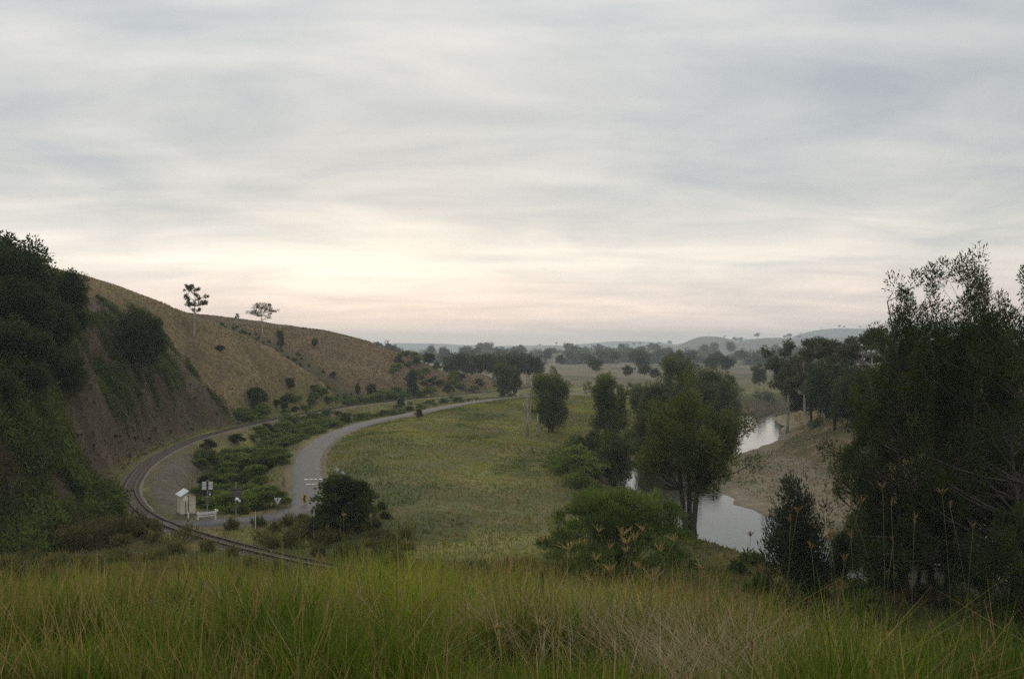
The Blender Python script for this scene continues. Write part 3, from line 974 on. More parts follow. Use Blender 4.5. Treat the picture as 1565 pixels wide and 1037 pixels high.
# --- river trees
p = at(1055, 93); put_tree('river_oak', P_MAIN, 'spreading she-oak with forked dark trunk leaning over the river edge', p, col_h(p, 574), .98, 1.0)
p = at(1440, 62); put_tree('river_oak', P_BIG[0], 'very tall dark she-oak with several bare-stemmed plumes beside the near river bend', p, col_h(p, 392) * 1.03, .88, .3)
p = at(1556, 59); put_tree('river_oak', P_BIG[1], 'tall dark she-oak with a narrow pointed top, at the end of the near bank row', p, col_h(p, 412) * 1.06, .85, 1.7)
p = at(1497, 70); put_tree('river_oak', P_BIG[2], 'dark she-oak filling the gap between the two tallest near-bank trees', p, col_h(p, 425) * .95, .78, 4.0)
p = at(1372, 68); put_tree('river_oak', P_BIG[0], 'shorter dark she-oak leaning from the tallest tree towards the gravel bar', p, col_h(p, 475), .66, 2.6)
p = at(1392, 64); put_tree('river_oak', P_BIG[2], 'dark she-oak with ragged top squeezed against the tallest near-bank tree', p, col_h(p, 440) * .95, .66, 1.2)
p = at(842, 205); put_tree('river_oak', P_OAK[0], 'bushy olive she-oak at the field corner behind pale dead trunks', p, col_h(p, 561), 1.02, .4)
p = at(930, 186); put_tree('river_oak', P_OAK[1], 'rounded dark she-oak standing between the field corner tree and the river', p, col_h(p, 560), .85, 1.9)
p = at(938, 146); put_tree('river_oak', P_OAK[2], 'low dense she-oak overhanging the near bank of the river pool', p, col_h(p, 648), 1.15, 2.2)
p = at(905, 160); put_tree('river_oak', P_OAK[3], 'smallest she-oak on the field edge of the riverside row', p, col_h(p, 655), 1.0, 5.2)
p = at(1000, 170); put_tree('river_oak', P_OAK[0], 'olive she-oak directly behind the low dense bank tree', p, col_h(p, 612), 1.0, 3.2)
for i, (px, d, tp, w) in enumerate(((1035, 232, 536, .9), (1090, 246, 552, .95), (1062, 215, 560, .95), (1112, 290, 566, .8), (975, 250, 585, .9), (1010, 205, 575, .95), (985, 228, 600, .8))):
    p = at(px, d); put_tree('river_oak', P_OAK[i % 4], 'tallest pointed tree of the clump behind the spreading she-oak' if i == 0 else 'dark river tree in the clump behind the spreading she-oak', p, col_h(p, tp), w, i * 1.3, 'clump of river trees behind the spreading she-oak')
p = at(1216, 66); put_tree('river_oak', P_SAPLING, 'small cone-shaped young she-oak against the pale gravel bar', p, col_h(p, 712), 1.05, .2)
p = at(1290, 72); put_tree('river_oak', P_SAPLING, 'thin low she-oak sapling between the cone-shaped one and the tall trees', p, col_h(p, 802), 1.1, 2.0)
# --- right bank
p = at(1203, 236); put_tree('gum_tree', P_GUM[0], 'leaning gum with a pale bare trunk at the bend of the river', p, col_h(p, 518), .82, 2.6)
BANK = ((1232, 214, 530, 0.8, 0), (1258, 226, 513, 0.9, 1), (1300, 212, 507, 1.0, 2), (1335, 190, 498, 1.0, 1), (1385, 170, 512, 1.0, 2), (1440, 160, 500, 1.0, 0), (1500, 150, 505, 1.0, 1), (1550, 150, 495, 1.0, 2), (1240, 240, 555, 0.9, 9), (1275, 190, 548, 1.0, 9), (1325, 165, 560, 1.0, 9), (1370, 150, 575, 1.1, 9), (1420, 135, 590, 1.1, 9), (1480, 125, 600, 1.1, 9), (1545, 120, 600, 1.1, 9))
for i, (px, d, tp, w, k) in enumerate(BANK):
    p = at(px, d)
    ords = ('first', 'second', 'third', 'fourth', 'fifth', 'sixth', 'seventh', 'eighth')
    n_of = sum(1 for q in BANK[:i] if (q[4] < 9) == (k < 9))
    put_tree('gum_tree' if k < 9 else 'bank_tree', P_GUM[k] if k < 9 else P_DENSE[i % 2], ('%s dark gum along the far bank crest from the pale-trunked gum' if k < 9 else '%s dense dark tree under the far bank gums, counted from the pale-trunked gum') % ords[n_of], p, col_h(p, tp), w * (1.15 if k < 9 else 1),
             i * 1.1, 'gums along the top of the far river bank' if k < 9 else 'dense trees on the far river bank')
# --- left bank trees
p = at(5, 118); put_tree('dark_tree', P_DENSE[0], 'tallest dark rounded tree on top of the steep bank', p, col_h(p, 352), 1.0, .5)
p = at(48, 128); put_tree('wispy_tree', P_WISPY, 'thin open-crowned tree between two dark rounded trees on the bank', p, col_h(p, 384), 1.0, 1.0)
p = at(92, 132); put_tree('dark_tree', P_DENSE[1], 'broad dark rounded tree at the crest where the bare hillside begins', p, col_h(p, 408), .95, 2.0)
p = at(216, 172); put_tree('dark_tree', P_DENSE[0], 'round dark solitary tree above the scree slope', p, col_h(p, 468), .78, 3.0)
for i, (px, d, tp, w) in enumerate(((20, 112, 420, 1.0), (70, 122, 452, 1.0), (115, 135, 470, .9), (45, 108, 500, 1.1), (95, 118, 530, 1.0), (5, 104, 480, 1.2), (0, 98, 590, 1.2), (50, 104, 600, 1.1), (120, 140, 520, .9))):
    p = at(px, d); put_tree('dark_tree', P_DENSE[i % 2], 'dark leafy tree in the mass covering the steep bank', p, max(3.5, col_h(p, tp)), w, i * .9, 'trees massed on the steep bank')
p = at(152, 190); put_tree('small_tree', P_WISPY, 'small dark tree standing on the bare ridge', p, col_h(p, 449), 1.1, 1)
# --- hillside trees
p = hit(297, 514, 205, 246); put_tree('gum_tree', P_HILLGUM_TALL, 'tall pale-trunked gum with clumped crown, alone on the dry hillside', p, col_h(p, 432), 1.0, 0)
p = hit(402, 512, 300, 346); put_tree('gum_tree', P_HILLGUM_WIDE, 'wide round-crowned gum in the gully between the two spurs', p, col_h(p, 461), 1.25, .3)
p = hit(363, 499, 280, 360); put_tree('gum_tree', P_HILLGUM_WIDE, 'tiny gum on the skyline beside the wide-crowned gum', p, max(4, col_h(p, 478)), .8, 1.3)
p = hit(429, 533, 285, 346); put_tree('dark_tree', P_OAK[1], 'narrow dark tree in the gully beside the wide-crowned gum', p, col_h(p, 500), .6, 1.3)
p = hit(481, 531, 300, 356); put_tree('dark_tree', P_DENSE[0], 'small dark bushy tree high on the second spur', p, col_h(p, 516), .8, 1.3)
p = hit(391, 620, 190, 250); put_shrub(P_ROUND, 'large round dark green bush at the foot of the dry hillside', p, col_h(p, 592), 1.05, name='bush', cat='bush')
p = hit(443, 593, 215, 270); put_shrub(P_SHRUB_DK[1], 'small shrub alone on the lower dry hillside', p, col_h(p, 578), .8)
p = hit(547, 603, 285, 340); put_tree('small_tree', P_OAK[2], 'thin small tree at the foot of the second spur', p, col_h(p, 581), .6, 1)
p = hit(567, 606, 285, 340); put_tree('small_tree', P_DENSE[1], 'bushy small tree beside the thin one at the second spur foot', p, col_h(p, 585), .9, 2)
p = hit(630, 596, 300, 360); put_tree('small_tree', P_SAPLING, 'dark pointed small tree on the end of the second spur', p, col_h(p, 560), .9, 2)
p = hit(613, 622, 230, 300); put_shrub(P_ROUND, 'round dark bush between the railway and the road curve', p, col_h(p, 605), .62, name='bush', cat='bush')
p = hit(640, 640, 200, 260); put_shrub(P_SHRUB_DK[0], 'small dark bush on the river-side edge of the road', p, col_h(p, 626), .7, name='bush', cat='bush')
p = hit(655, 557, 340, 385); put_tree('small_tree', P_DENSE[0], 'dark bushy tree on the skyline of the second spur', p, col_h(p, 538), 1.2, 2)
# --- bushes in front
p = at(525, 86.5); put_shrub(P_ROUND, 'large dark leafy bush hiding the foot of the road beside the chevron sign', p, col_h(p, 727), 1.0, name='bush', cat='bush')
p = at(495, 84); put_shrub(P_SHRUB_DK[0], 'dark weedy shrub at the foot of the large leafy bush', p, 1.9, 1.0)
p = at(946, 70); put_shrub(P_BAMBOO, 'big bright green dome-shaped feathery bush below the knoll', p, col_h(p, 750), 1.0, name='bush', cat='bush')
p = at(878, 150); put_shrub(P_SHRUB[0], 'fresh green shrub at the field edge under the she-oaks', p, 3.0, 1.1)
p = at(888, 138); put_shrub(P_SHRUB[1], 'wide green shrub on the bank between field and river pool', p, 2.8, 1.3)

# --- dead pale trunks at the field corner
for i, (px, d, top, lab) in enumerate(((806, 194, 604, 'forked pale dead tree trunk at the field corner'), (822, 196, 632, 'short crooked dead stem beside the forked dead trunk'))):
    p = at(px, d); h = col_h(p, top)
    e = thing('dead_tree', lab, 'dead tree', p)
    mb = MB()
    mb.tube([(0, 0, -.2), (.05, 0, h * .3), (.02, .02, h * .6), (-.1, 0, h)], [.34, .27, .18, .05], 7).build('trunk', M_BARK_DEAD, e, True)
    for s, (x1, z0, z1) in enumerate(((-.9, .42, .85), (.8, .3, .95), (.45, .62, 1.0))):
        if i and s: continue
        x1 = x1 * (2.2 if i else 1)
        MB().tube([(0, 0, h * z0), (x1 * .6, .1, h * (z0 + z1) / 2 - .1), (x1, .1, h * z1)], [.17, .11, .04], 6).build('branch', M_BARK_DEAD, e, True)

# --- far trees
far_spots = []
for i in range(17):     # timber beyond the second spur
    far_spots.append((688 + i * 8.2 + random.uniform(-3, 3), 425 + random.uniform(-14, 45), random.uniform(533, 544), 1.0, 'grey-green gum in the timber belt beyond the cutting', 'timber belt beyond the cutting'))
for (px, d, tp, w, lab, g) in far_spots:
    p = at(px, d); put_tree('gum_tree', random.choice(P_FAR), lab, p, col_h(p, tp), w * .95, None, g)
p = at(770, 343); put_tree('river_oak', P_OAK[0], 'green bushy tree at the road end in front of the timber belt', p, col_h(p, 549), .95, .6)
p = at(786, 350); put_tree('river_oak', P_OAK[3], 'smaller green tree leaning on the bushy tree at the road end', p, col_h(p, 556), .8, .6)
for i, (px, tp) in enumerate(((561, 520), (570, 521), (581, 519), (593, 521), (600, 524), (608, 527), (620, 533), (630, 535), (640, 537))):
    d = 800 + i * 14; p = at(px, d)
    put_tree('gum_tree', P_FAR[i % 4], 'hazy gum peeping over the skyline of the second spur', p, max(7, col_h(p, tp)), .75, i, 'hazy gums behind the second spur')
for i in range(100):     # scattered over the hazy flats
    px = random.uniform(650, 1240); d = random.choice((620, 820, 1000, 1250, 1450, 1650)) + random.uniform(-90, 90)
    if d < 640 and px < 900: continue
    p = at(px, d); h = random.uniform(11, 17) * (.6 + d / 1900)
    put_tree('gum_tree', random.choice(P_FAR), 'hazy gum scattered over the far flats', p, h, random.uniform(.9, 1.25), None, 'hazy gums on the far flats')
for i in range(45):     # along the far hill crests
    f = random.choice([f for f in FAR if 2500 < f[3] < 5200 and 800 < f[0] < 1350])
    px = f[0] + random.uniform(-1, 1) * f[2]; d = f[3] + random.uniform(-.25, .12) * f[4]
    p = at(px, d); put_tree('gum_tree', random.choice(P_FAR), 'faint gum on the crest of the far hills', p, random.choice((10, 13, 17, 22)) * random.uniform(.8, 1.1), random.uniform(.8, 1.5), None, 'faint gums on the far hill crests')
for i, (px, d, tp) in enumerate(((1228, 330, 560), (1098, 300, 580), (1205, 380, 562), (1080, 310, 590), (1110, 370, 572), (1195, 400, 545), (1160, 420, 550), (1215, 330, 560), (960, 480, 556), (985, 490, 553), (1000, 470, 560), (1040, 480, 556))):
    p = at(px, d); put_tree('gum_tree', P_FAR[i % 4] if i > 6 else P_OAK[i % 4], 'grey-green tree where the river bends out of sight', p, max(5, col_h(p, tp)), .95, i, 'trees where the river bends out of sight')


# --- thickets, individuals that share their meshes
def scatter(n, x0, x1, y0, y1, test, mind, tries=6000):  # spots that pass a test, kept apart
    out = []
    X = rng.uniform(x0, x1, tries); Y = rng.uniform(y0, y1, tries)
    a, _ = near(RAIL, X, Y); b, _ = near(ROAD, X, Y); c, _ = near(RIVER, X, Y)
    ok = test(X, Y, a, b, c)
    for x, y in zip(X[ok], Y[ok]):
        if all((x - q[0]) ** 2 + (y - q[1]) ** 2 > mind ** 2 for q in out):
            out.append((x, y))
            if len(out) >= n: break
    return out


def plant(spots, protos, label, group, h0, h1, w0=.9, w1=1.2):
    for i, (x, y) in enumerate(spots):
        put_shrub(protos[i % len(protos)], label, (x, y, gnd(x, y) - .05), random.uniform(h0, h1), random.uniform(w0, w1), group)


def undergrowth(name, spots, seeds, label, h0, h1, col, col2, leaf=(.42, .2), w=1.0, up=.3):
    """a mass of low growth nobody could count: leaf-sized faces in mounds, one object"""
    V, D, Ls, Ws, Cc = [], [], [], [], []
    R = np.random.default_rng(seeds)
    for x, y in spots:
        h = R.uniform(h0, h1); n = int(430 * min(2.0, .5 + h / 3)); r = h * R.uniform(.6, .95) * w
        k = R.integers(0, 14, n); cc = unit(R.normal(size=(14, 3))); cc[:, 2] = np.abs(cc[:, 2])
        cen = cc * np.array([r, r, h * .72]) * R.uniform(.4, 1, (14, 1))
        d = unit(R.normal(size=(n, 3)))
        p = cen[k] + d * (R.random((n, 1)) ** .4) * .34 * h
        gz0 = ground(x + p[:, 0], y + p[:, 1])
        p[:, 2] = np.maximum(p[:, 2], .02)
        V.append(np.stack([x + p[:, 0], y + p[:, 1], gz0 + p[:, 2]], 1))
        D.append(unit(d * .6 + np.array([0, 0, up]) + R.normal(size=d.shape) * .45))
        Ls.append(leaf[0] * R.uniform(.6, 1.3, n)); Ws.append(leaf[1] * R.uniform(.6, 1.3, n))
        t = np.clip(.45 + R.normal() * .2 + (R.normal(size=14) * .2)[k] + R.normal(size=n) * .2, 0, 1)[:, None]
        Cc.append(np.array(col)[None] * (1 - t) + np.array(col2)[None] * t)
    me = sprig_mesh(name, np.concatenate(V), np.concatenate(D), np.concatenate(Ls), np.concatenate(Ws), np.concatenate(Cc), M_LEAF, tri=True)
    tag(link(name, me), label, 'undergrowth', kind='stuff')


UD, UM = (.032, .047, .011), (.100, .122, .028)
plant(scatter(165, -52, -15, 96, 262, lambda X, Y, a, b, c: (a > np.where(Y < 150, 7.2, 4.6)) & (b < -3.6) & (Y > 100 - (X + 30) * .1), 1.9), P_SHRUB + P_SHRUB_DK[:1],
      'leafy green shrub in the thicket between railway and road', 'thicket between railway and road', .9, 2.1, .95, 1.45)
plant(scatter(45, -60, 0, 215, 345, lambda X, Y, a, b, c: (a < -2.9) & (a > -5.8), 1.8), P_SHRUB + P_SHRUB_DK[:1], 'green shrub in the band between railway and dry hillside', 'shrub band at the hillside foot', 1.2, 2.6)
plant(scatter(34, -50, 0, 230, 350, lambda X, Y, a, b, c: (a > 4) & (b < -4), 3.0), P_SHRUB, 'low green shrub on the narrow strip where railway and road converge', 'shrubs on the converging strip', .8, 1.6)
undergrowth('bank_undergrowth', scatter(330, -80, -38, 78, 140, lambda X, Y, a, b, c: (a < -2.6) & (np.abs(b) > 2.6) & ((Y < 112) | (a < -11)), 1.55, 14000), 1067, 'dark tangled undergrowth on the overgrown bank above the crossing', 1.6, 3.6, UD, UM)
undergrowth('gully_undergrowth', scatter(130, -95, -52, 118, 222, lambda X, Y, a, b, c: (a < -7) & (a > -30) & (fbm(X / 9, Y / 11, 77, 4) > -.02), 1.9), 1068, 'dark undergrowth in the gullies of the scree bank', 1.2, 2.8, UD, UM)
undergrowth('gully_scrub', scatter(34, -100, -49, 300, 345, lambda X, Y, a, b, c: np.abs(Y - 315 - (-59 - X) * .6) < 4.5, 1.4), 9, 'dark scrub along the gully between the two spurs', .35, 1.0, UD, UM)
plant(scatter(34, -45, -12, 338, 385, lambda X, Y, a, b, c: (a < -4), 3.0), P_SHRUB + P_SHRUB_DK, 'green shrub on the worn end of the second spur', 'shrubs on the second spur end', 1.2, 2.8)
def far_spots_(n, p0, p1, d0, d1):
    px = rng.uniform(p0, p1, n); d = rng.uniform(d0, d1, n)
    return list(zip((px - HX) / F_PX * d, d))


undergrowth('far_woodland', far_spots_(70, 700, 1000, 1050, 1900) + far_spots_(60, 980, 1260, 900, 1700) + far_spots_(22, 560, 720, 1000, 1500), 5, 'hazy mass of distant woodland beyond the flats', 9, 17, (.04, .05, .022), (.09, .10, .045), (2.6, 1.3), .9)
plant(scatter(7, -95, -45, 225, 335, lambda X, Y, a, b, c: (a < -16), 8), P_SHRUB_DK, 'tiny dark shrub dotted over the dry hillside', 'shrubs dotted over the dry hillside', .8, 1.8)
undergrowth('riverside_undergrowth', scatter(60, 0, 60, 96, 290, lambda X, Y, a, b, c: (c < -7.2) & (c > -14) & ((Y > 165) | (c < -11.5)) & ((Y < 195) | (c < -11)), 2.6), 1071, 'undergrowth on the near river bank below the she-oaks', 1.3, 3.0, UD, UM)
undergrowth('far_bank_undergrowth', scatter(60, 30, 120, 90, 300, lambda X, Y, a, b, c: (c > np.where(Y < 215, 33, 15)) & (c < 60), 3.2), 1072, 'dark undergrowth below the trees on the far river bank', 1.2, 3.0, UD, UM)
undergrowth('river_bend_undergrowth', scatter(40, 40, 150, 290, 430, lambda X, Y, a, b, c: np.abs(c) > 11, 5), 1073, 'grey-green scrub near the far river bend', 1.6, 4.0, UD, UM)
undergrowth('knoll_weeds', scatter(120, -62, -8, 62, 89, lambda X, Y, a, b, c: (np.abs(a) > 1.9) & (np.abs(b) > 3.0) & ((a < 0) | (X > -30)), 1.5), 1074, 'brownish weeds beside the track below the knoll', .7, 1.7, (.050, .054, .020), (.145, .128, .046), (.40, .09), .8, 1.0)
undergrowth('crossing_weeds', scatter(90, -64, -29, 72, 90, lambda X, Y, a, b, c: (b > 1.7) & (b < 6.5) & (a < -2.2), 1.15), 77, 'brownish weeds hiding the road left of the crossing', 1.1, 2.3, (.05, .05, .018), (.15, .125, .045), (.40, .10), .8, .9)
undergrowth('road_bend_weeds', scatter(22, -28, -12, 86, 100, lambda X, Y, a, b, c: (np.abs(b) > 3.0) & (a > 6), 1.8), 1075, 'weeds by the bend of the road', .7, 1.5, (.040, .052, .017), (.115, .118, .038), (.38, .10), .8, .8)
undergrowth('slope_weeds', scatter(38, 16, 45, 50, 78, lambda X, Y, a, b, c: (c < -6.8) & (c > -26), 1.9), 1076, 'dark weeds on the slope down to the near river bend', .8, 1.8, UD, UM)


# ------------------------------------------------------------------ grass
def blade_mesh(name, x, y, h, w, bend, c0, c1, mat, rows=3, lean=None):
    """curved tapering blades; c0 root colour, c1 tip colour"""
    n = len(x); z = ground(x, y) - .02
    a = rng.random(n) * 6.283; fa = rng.random(n) * 6.283
    bx, by = np.cos(a) * bend * h, np.sin(a) * bend * h
    if lean is not None: bx = bx + lean[0] * h; by = by + lean[1] * h
    sx, sy = np.cos(fa) * w / 2, np.sin(fa) * w / 2
    vs, cs = [], []
    for k in range(rows):
        t = k / rows
        cx, cy, cz = x + bx * t * t, y + by * t * t, z + h * (t - .12 * t * t * np.minimum(1, bend * 2))
        ww = (1 - t * .55)
        vs += [np.stack([cx - sx * ww, cy - sy * ww, cz], 1), np.stack([cx + sx * ww, cy + sy * ww, cz], 1)]
        cc = c0 * (1 - t) + c1 * t; cs += [cc, cc]
    vs.append(np.stack([x + bx, y + by, z + h * (1 - .12 * np.minimum(1, bend * 2))], 1)); cs.append(c1)
    m = 2 * rows + 1
    V = np.stack(vs, 1).reshape(-1, 3); CC = np.stack(cs, 1).reshape(-1, 3)
    b = (np.arange(n) * m)[:, None]
    Q = np.concatenate([b + np.array([[2 * k, 2 * k + 1, 2 * k + 3, 2 * k + 2]]) for k in range(rows - 1)]) if rows > 1 else np.zeros((0, 4), int)
    T = b + np.array([[2 * rows - 2, 2 * rows - 1, 2 * rows]])
    return new_mesh(name, V, [Q, T], mat, CC)


def lerp3(a, b, t):
    return np.array(a)[None] * (1 - t[:, None]) + np.array(b)[None] * t[:, None]


def wedge(n, r0, r1, ang):
    a = np.radians(rng.uniform(-ang, ang, n)); r = np.sqrt(rng.uniform(r0 ** 2, r1 ** 2, n))
    return r * np.sin(a), r * np.cos(a)


xs, ys = zip(*[wedge(30000, 1.8, 4, 52), wedge(84000, 4, 8, 46), wedge(110000, 8, 16, 44), wedge(55000, 16, 34, 42)])
gx_, gy_ = np.concatenate(xs), np.concatenate(ys)
r_ = np.hypot(gx_, gy_)
t1 = np.clip(.5 + fbm(gx_ / 1.8, gy_ / 1.8, 90) * 2.0 + rng.normal(size=len(r_)) * .22, 0, 1)
c_ = lerp3((.042, .088, .010), (.165, .225, .026), t1)
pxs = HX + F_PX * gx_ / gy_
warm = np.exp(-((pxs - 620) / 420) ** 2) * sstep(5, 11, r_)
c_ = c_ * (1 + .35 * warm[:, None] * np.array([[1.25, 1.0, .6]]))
dryp = .10 + .16 * sstep(7, 14, r_) + .35 * np.exp(-((pxs - 1090) / 110) ** 2) * sstep(6, 8, r_) + .15 * sstep(.12, .3, fbm(gx_ / 1.1, gy_ / 1.1, 95) * 2)
isdry = rng.random(len(r_)) < dryp
c_[isdry] = lerp3((.19, .135, .055), (.36, .28, .15), rng.random(isdry.sum()))
c_ *= rng.uniform(.75, 1.25, len(r_))[:, None]
ht = (.26 + .42 * rng.random(len(r_)) ** 1.7) * (1 + .45 * fbm(gx_ / 2.5, gy_ / 2.5, 97) * 2) * (1 - .25 * sstep(-.05, -.5, gx_ / np.maximum(gy_, 1)))
ht = ht * np.clip(.30 + r_ / 11, .45, 1.2) * np.clip(1 + fbm(gx_ / .9, gy_ / .9, 98, 3) * 2.6, .35, 2.0)
wd = np.clip(.003 + .00065 * r_, .004, .014) * rng.uniform(.45, 1.9, len(r_))
tipc = c_ * np.array([[1.35, 1.18, 1.0]])
bend_ = np.where(rng.random(len(r_)) < .25, rng.uniform(.4, 1.3, len(r_)), rng.uniform(.03, .45, len(r_)))
for sel, rows_, lab in ((r_ < 6, 3, 'tall unmown green and straw grass on the near part of the knoll'), ((r_ >= 6) & (r_ < 13), 2, 'ragged green and straw grass along the brow of the knoll'), (r_ >= 13, 1, 'long grass running down the far side of the knoll')):
    tag(link('meadow_grass', blade_mesh('meadow_grass', gx_[sel], gy_[sel], ht[sel], wd[sel], bend_[sel], c_[sel], tipc[sel], M_GRASS, rows=rows_)), lab, 'grass', kind='stuff')

# long flowering stems standing out of the sward
sx_, sy_ = wedge(8000, 6, 18, 42)
cs2 = lerp3((.12, .13, .035), (.30, .24, .09), rng.random(len(sx_)))
tag(link('flowering_grass', blade_mesh('flowering_grass', sx_, sy_, rng.uniform(.45, 1.0, len(sx_)), rng.uniform(.004, .008, len(sx_)), rng.uniform(.15, .8, len(sx_)), cs2, cs2 * np.array([[1.3, 1.05, .8]]), M_GRASS, rows=3)),
    'thin flowering grass stems standing above the foreground sward', 'grass', kind='stuff')
# straw tangle
n = 2800
a = rng.normal(size=n); px_ = 1100 + a * 70; d_ = rng.uniform(5.8, 9, n)
n2 = 1500; px_ = np.concatenate([px_, rng.normal(900, 90, n2), rng.normal(640, 180, n2)]); d_ = np.concatenate([d_, rng.uniform(7, 10.5, n2), rng.uniform(8, 13, n2)])
x_ = (px_ - HX) / F_PX * d_; m_ = len(x_)
cs_ = lerp3((.27, .20, .10), (.50, .42, .28), rng.random(m_))
tag(link('dry_grass', blade_mesh('dry_grass', x_, d_, rng.uniform(.30, .80, m_), rng.uniform(.004, .010, m_), rng.uniform(.3, 1.1, m_), cs_, cs_, M_GRASS, rows=4)), 'bleached straw leaves arching through the foreground grass', 'grass', kind='stuff')


def region_grass(name, label, n, x0, x1, y0, y1, test, h, w, ca, cb, cdry, pdry, seed, bend=(.1, .5)):
    X = rng.uniform(x0, x1, n); Y = rng.uniform(y0, y1, n)
    ok = np.abs(np.degrees(np.arctan2(X, Y))) < 37
    X, Y = X[ok], Y[ok]
    a, _ = near(RAIL, X, Y); b, _ = near(ROAD, X, Y); c, _ = near(RIVER, X, Y)
    ok = test(X, Y, a, b, c); X, Y = X[ok], Y[ok]
    t = np.clip(.5 + fbm(X / 9, Y / 9, seed) * 2.2 + rng.normal(size=len(X)) * .2, 0, 1)
    cc = lerp3(ca, cb, t)
    dg = sstep(.10, .30, fbm((X - Y * .15) / 7, Y / 16, seed + 3) * 2)[:, None] * .75
    cc = cc * (1 - dg) + np.array(ca)[None] * np.array([[.62, .82, .7]]) * dg
    dr = rng.random(len(X)) < pdry + .5 * sstep(.05, .4, fbm(X / 5, Y / 5, seed + 5) * 2)
    cc[dr] = lerp3(cdry, np.array(cdry) * 1.4, rng.random(dr.sum()))
    cc *= rng.uniform(.8, 1.2, len(X))[:, None]
    hh = rng.uniform(*h, len(X)) * (1 + fbm(X / 4, Y / 4, seed + 9) * 1.4)
    me = blade_mesh(name, X, Y, hh, rng.uniform(*w, len(X)) * (.55 + Y / 220), rng.uniform(*bend, len(X)), cc, cc * 1.1, M_GRASS, rows=1)
    tag(link(name, me), label, 'grass', kind='stuff')


region_grass('field_grass', 'rough grazed pasture grass between road and river', 170000, -34, 50, 70, 330, lambda X, Y, a, b, c: (b > 2.6) & (c < -8) & (np.abs(a) > 2.2),
             (.08, .32), (.08, .22), (.080, .102, .017), (.195, .208, .036), (.20, .145, .045), .09, 300)
region_grass('hill_grass', 'short dry tan grass covering the nearer hillside', 100000, -150, 0, 120, 290, lambda X, Y, a, b, c: (a < -4) & ((a < -26) | (Y > 210)) & (Y < 289),
             (.12, .38), (.14, .32), (.19, .135, .060), (.29, .210, .095), (.16, .125, .05), .08, 320)
region_grass('spur_grass', 'short brown grass covering the second spur', 70000, -160, 0, 288, 440, lambda X, Y, a, b, c: (a < -4) & (Y > 289) & ((np.abs(Y - 314 - (-59 - X) * .6) > 5) | (X > -48)),
             (.12, .34), (.14, .32), (.115, .075, .036), (.175, .118, .055), (.10, .08, .03), .10, 320)
region_grass('verge_grass', 'tall weedy grass along railway and road', 60000, -62, 0, 58, 340, lambda X, Y, a, b, c: (((a > np.where(Y < 150, 5.6, 3.2)) | (a < -2)) & (b < -2.5) & (a > -9)) | ((Y < 89) & (np.abs(a) > .15) & (np.abs(b) > 2.3)),
             (.22, .65), (.04, .12), (.085, .10, .026), (.17, .175, .048), (.19, .145, .06), .22, 340)
region_grass('knoll_grass', 'long grass on the slope below the knoll', 70000, -45, 45, 32, 76, lambda X, Y, a, b, c: (np.abs(a) > 1.5) & (c < -6.5),
             (.3, .8), (.06, .13), (.06, .08, .02), (.125, .135, .035), (.19, .13, .055), .22, 350)
region_grass('bank_grass', 'tussock grass on the river banks and gravel bar', 50000, 0, 120, 70, 330, lambda X, Y, a, b, c: ((c < -6.2) & (c > -16)) | (c > 12),
             (.12, .45), (.10, .28), (.075, .08, .028), (.15, .13, .05), (.20, .145, .07), .3, 370)


# --- loose stones and tufts on the scree bank
ns = 5200
X = rng.uniform(-95, -44, ns); Y = rng.uniform(100, 222, ns)
a, _ = near(RAIL, X, Y); ok = (a < -2.4) & (a > -26); X, Y, a = X[ok], Y[ok], a[ok]
sz = rng.uniform(.08, .22, len(X)) * (1 + 2.2 * (rng.random(len(X)) < .10))
V = (box8 - np.array([0, 0, .5]))[None] * np.array([.5, .5, 1.0]) * (1 + rng.uniform(-.35, .35, (len(X), 8, 3)))
V = V * sz[:, None, None] * rng.uniform(.7, 1.5, (len(X), 1, 3)) + np.stack([X, Y, ground(X, Y) + .03], 1)[:, None]
cc = np.repeat(lerp3((.08, .060, .04), (.16, .13, .095), rng.random(len(X))), 8, 0)
sme = new_mesh('scree_stones', V.reshape(-1, 3), [(np.arange(len(X))[:, None, None] * 8 + bf[None]).reshape(-1, 4)], M_GROUND, cc)
tag(link('scree_stones', sme), 'loose brown stones lying on the scree bank above the railway', 'stones', kind='stuff')
region_grass('scree_grass', 'thin tufts of grass on the scree bank', 16000, -95, -44, 92, 224, lambda X, Y, a, b, c: (a < -2.2) & (a > -28) & (fbm(X / 4, Y / 4, 88) > -.02),
             (.2, .55), (.06, .16), (.07, .078, .024), (.15, .13, .05), (.18, .13, .06), .35, 380)

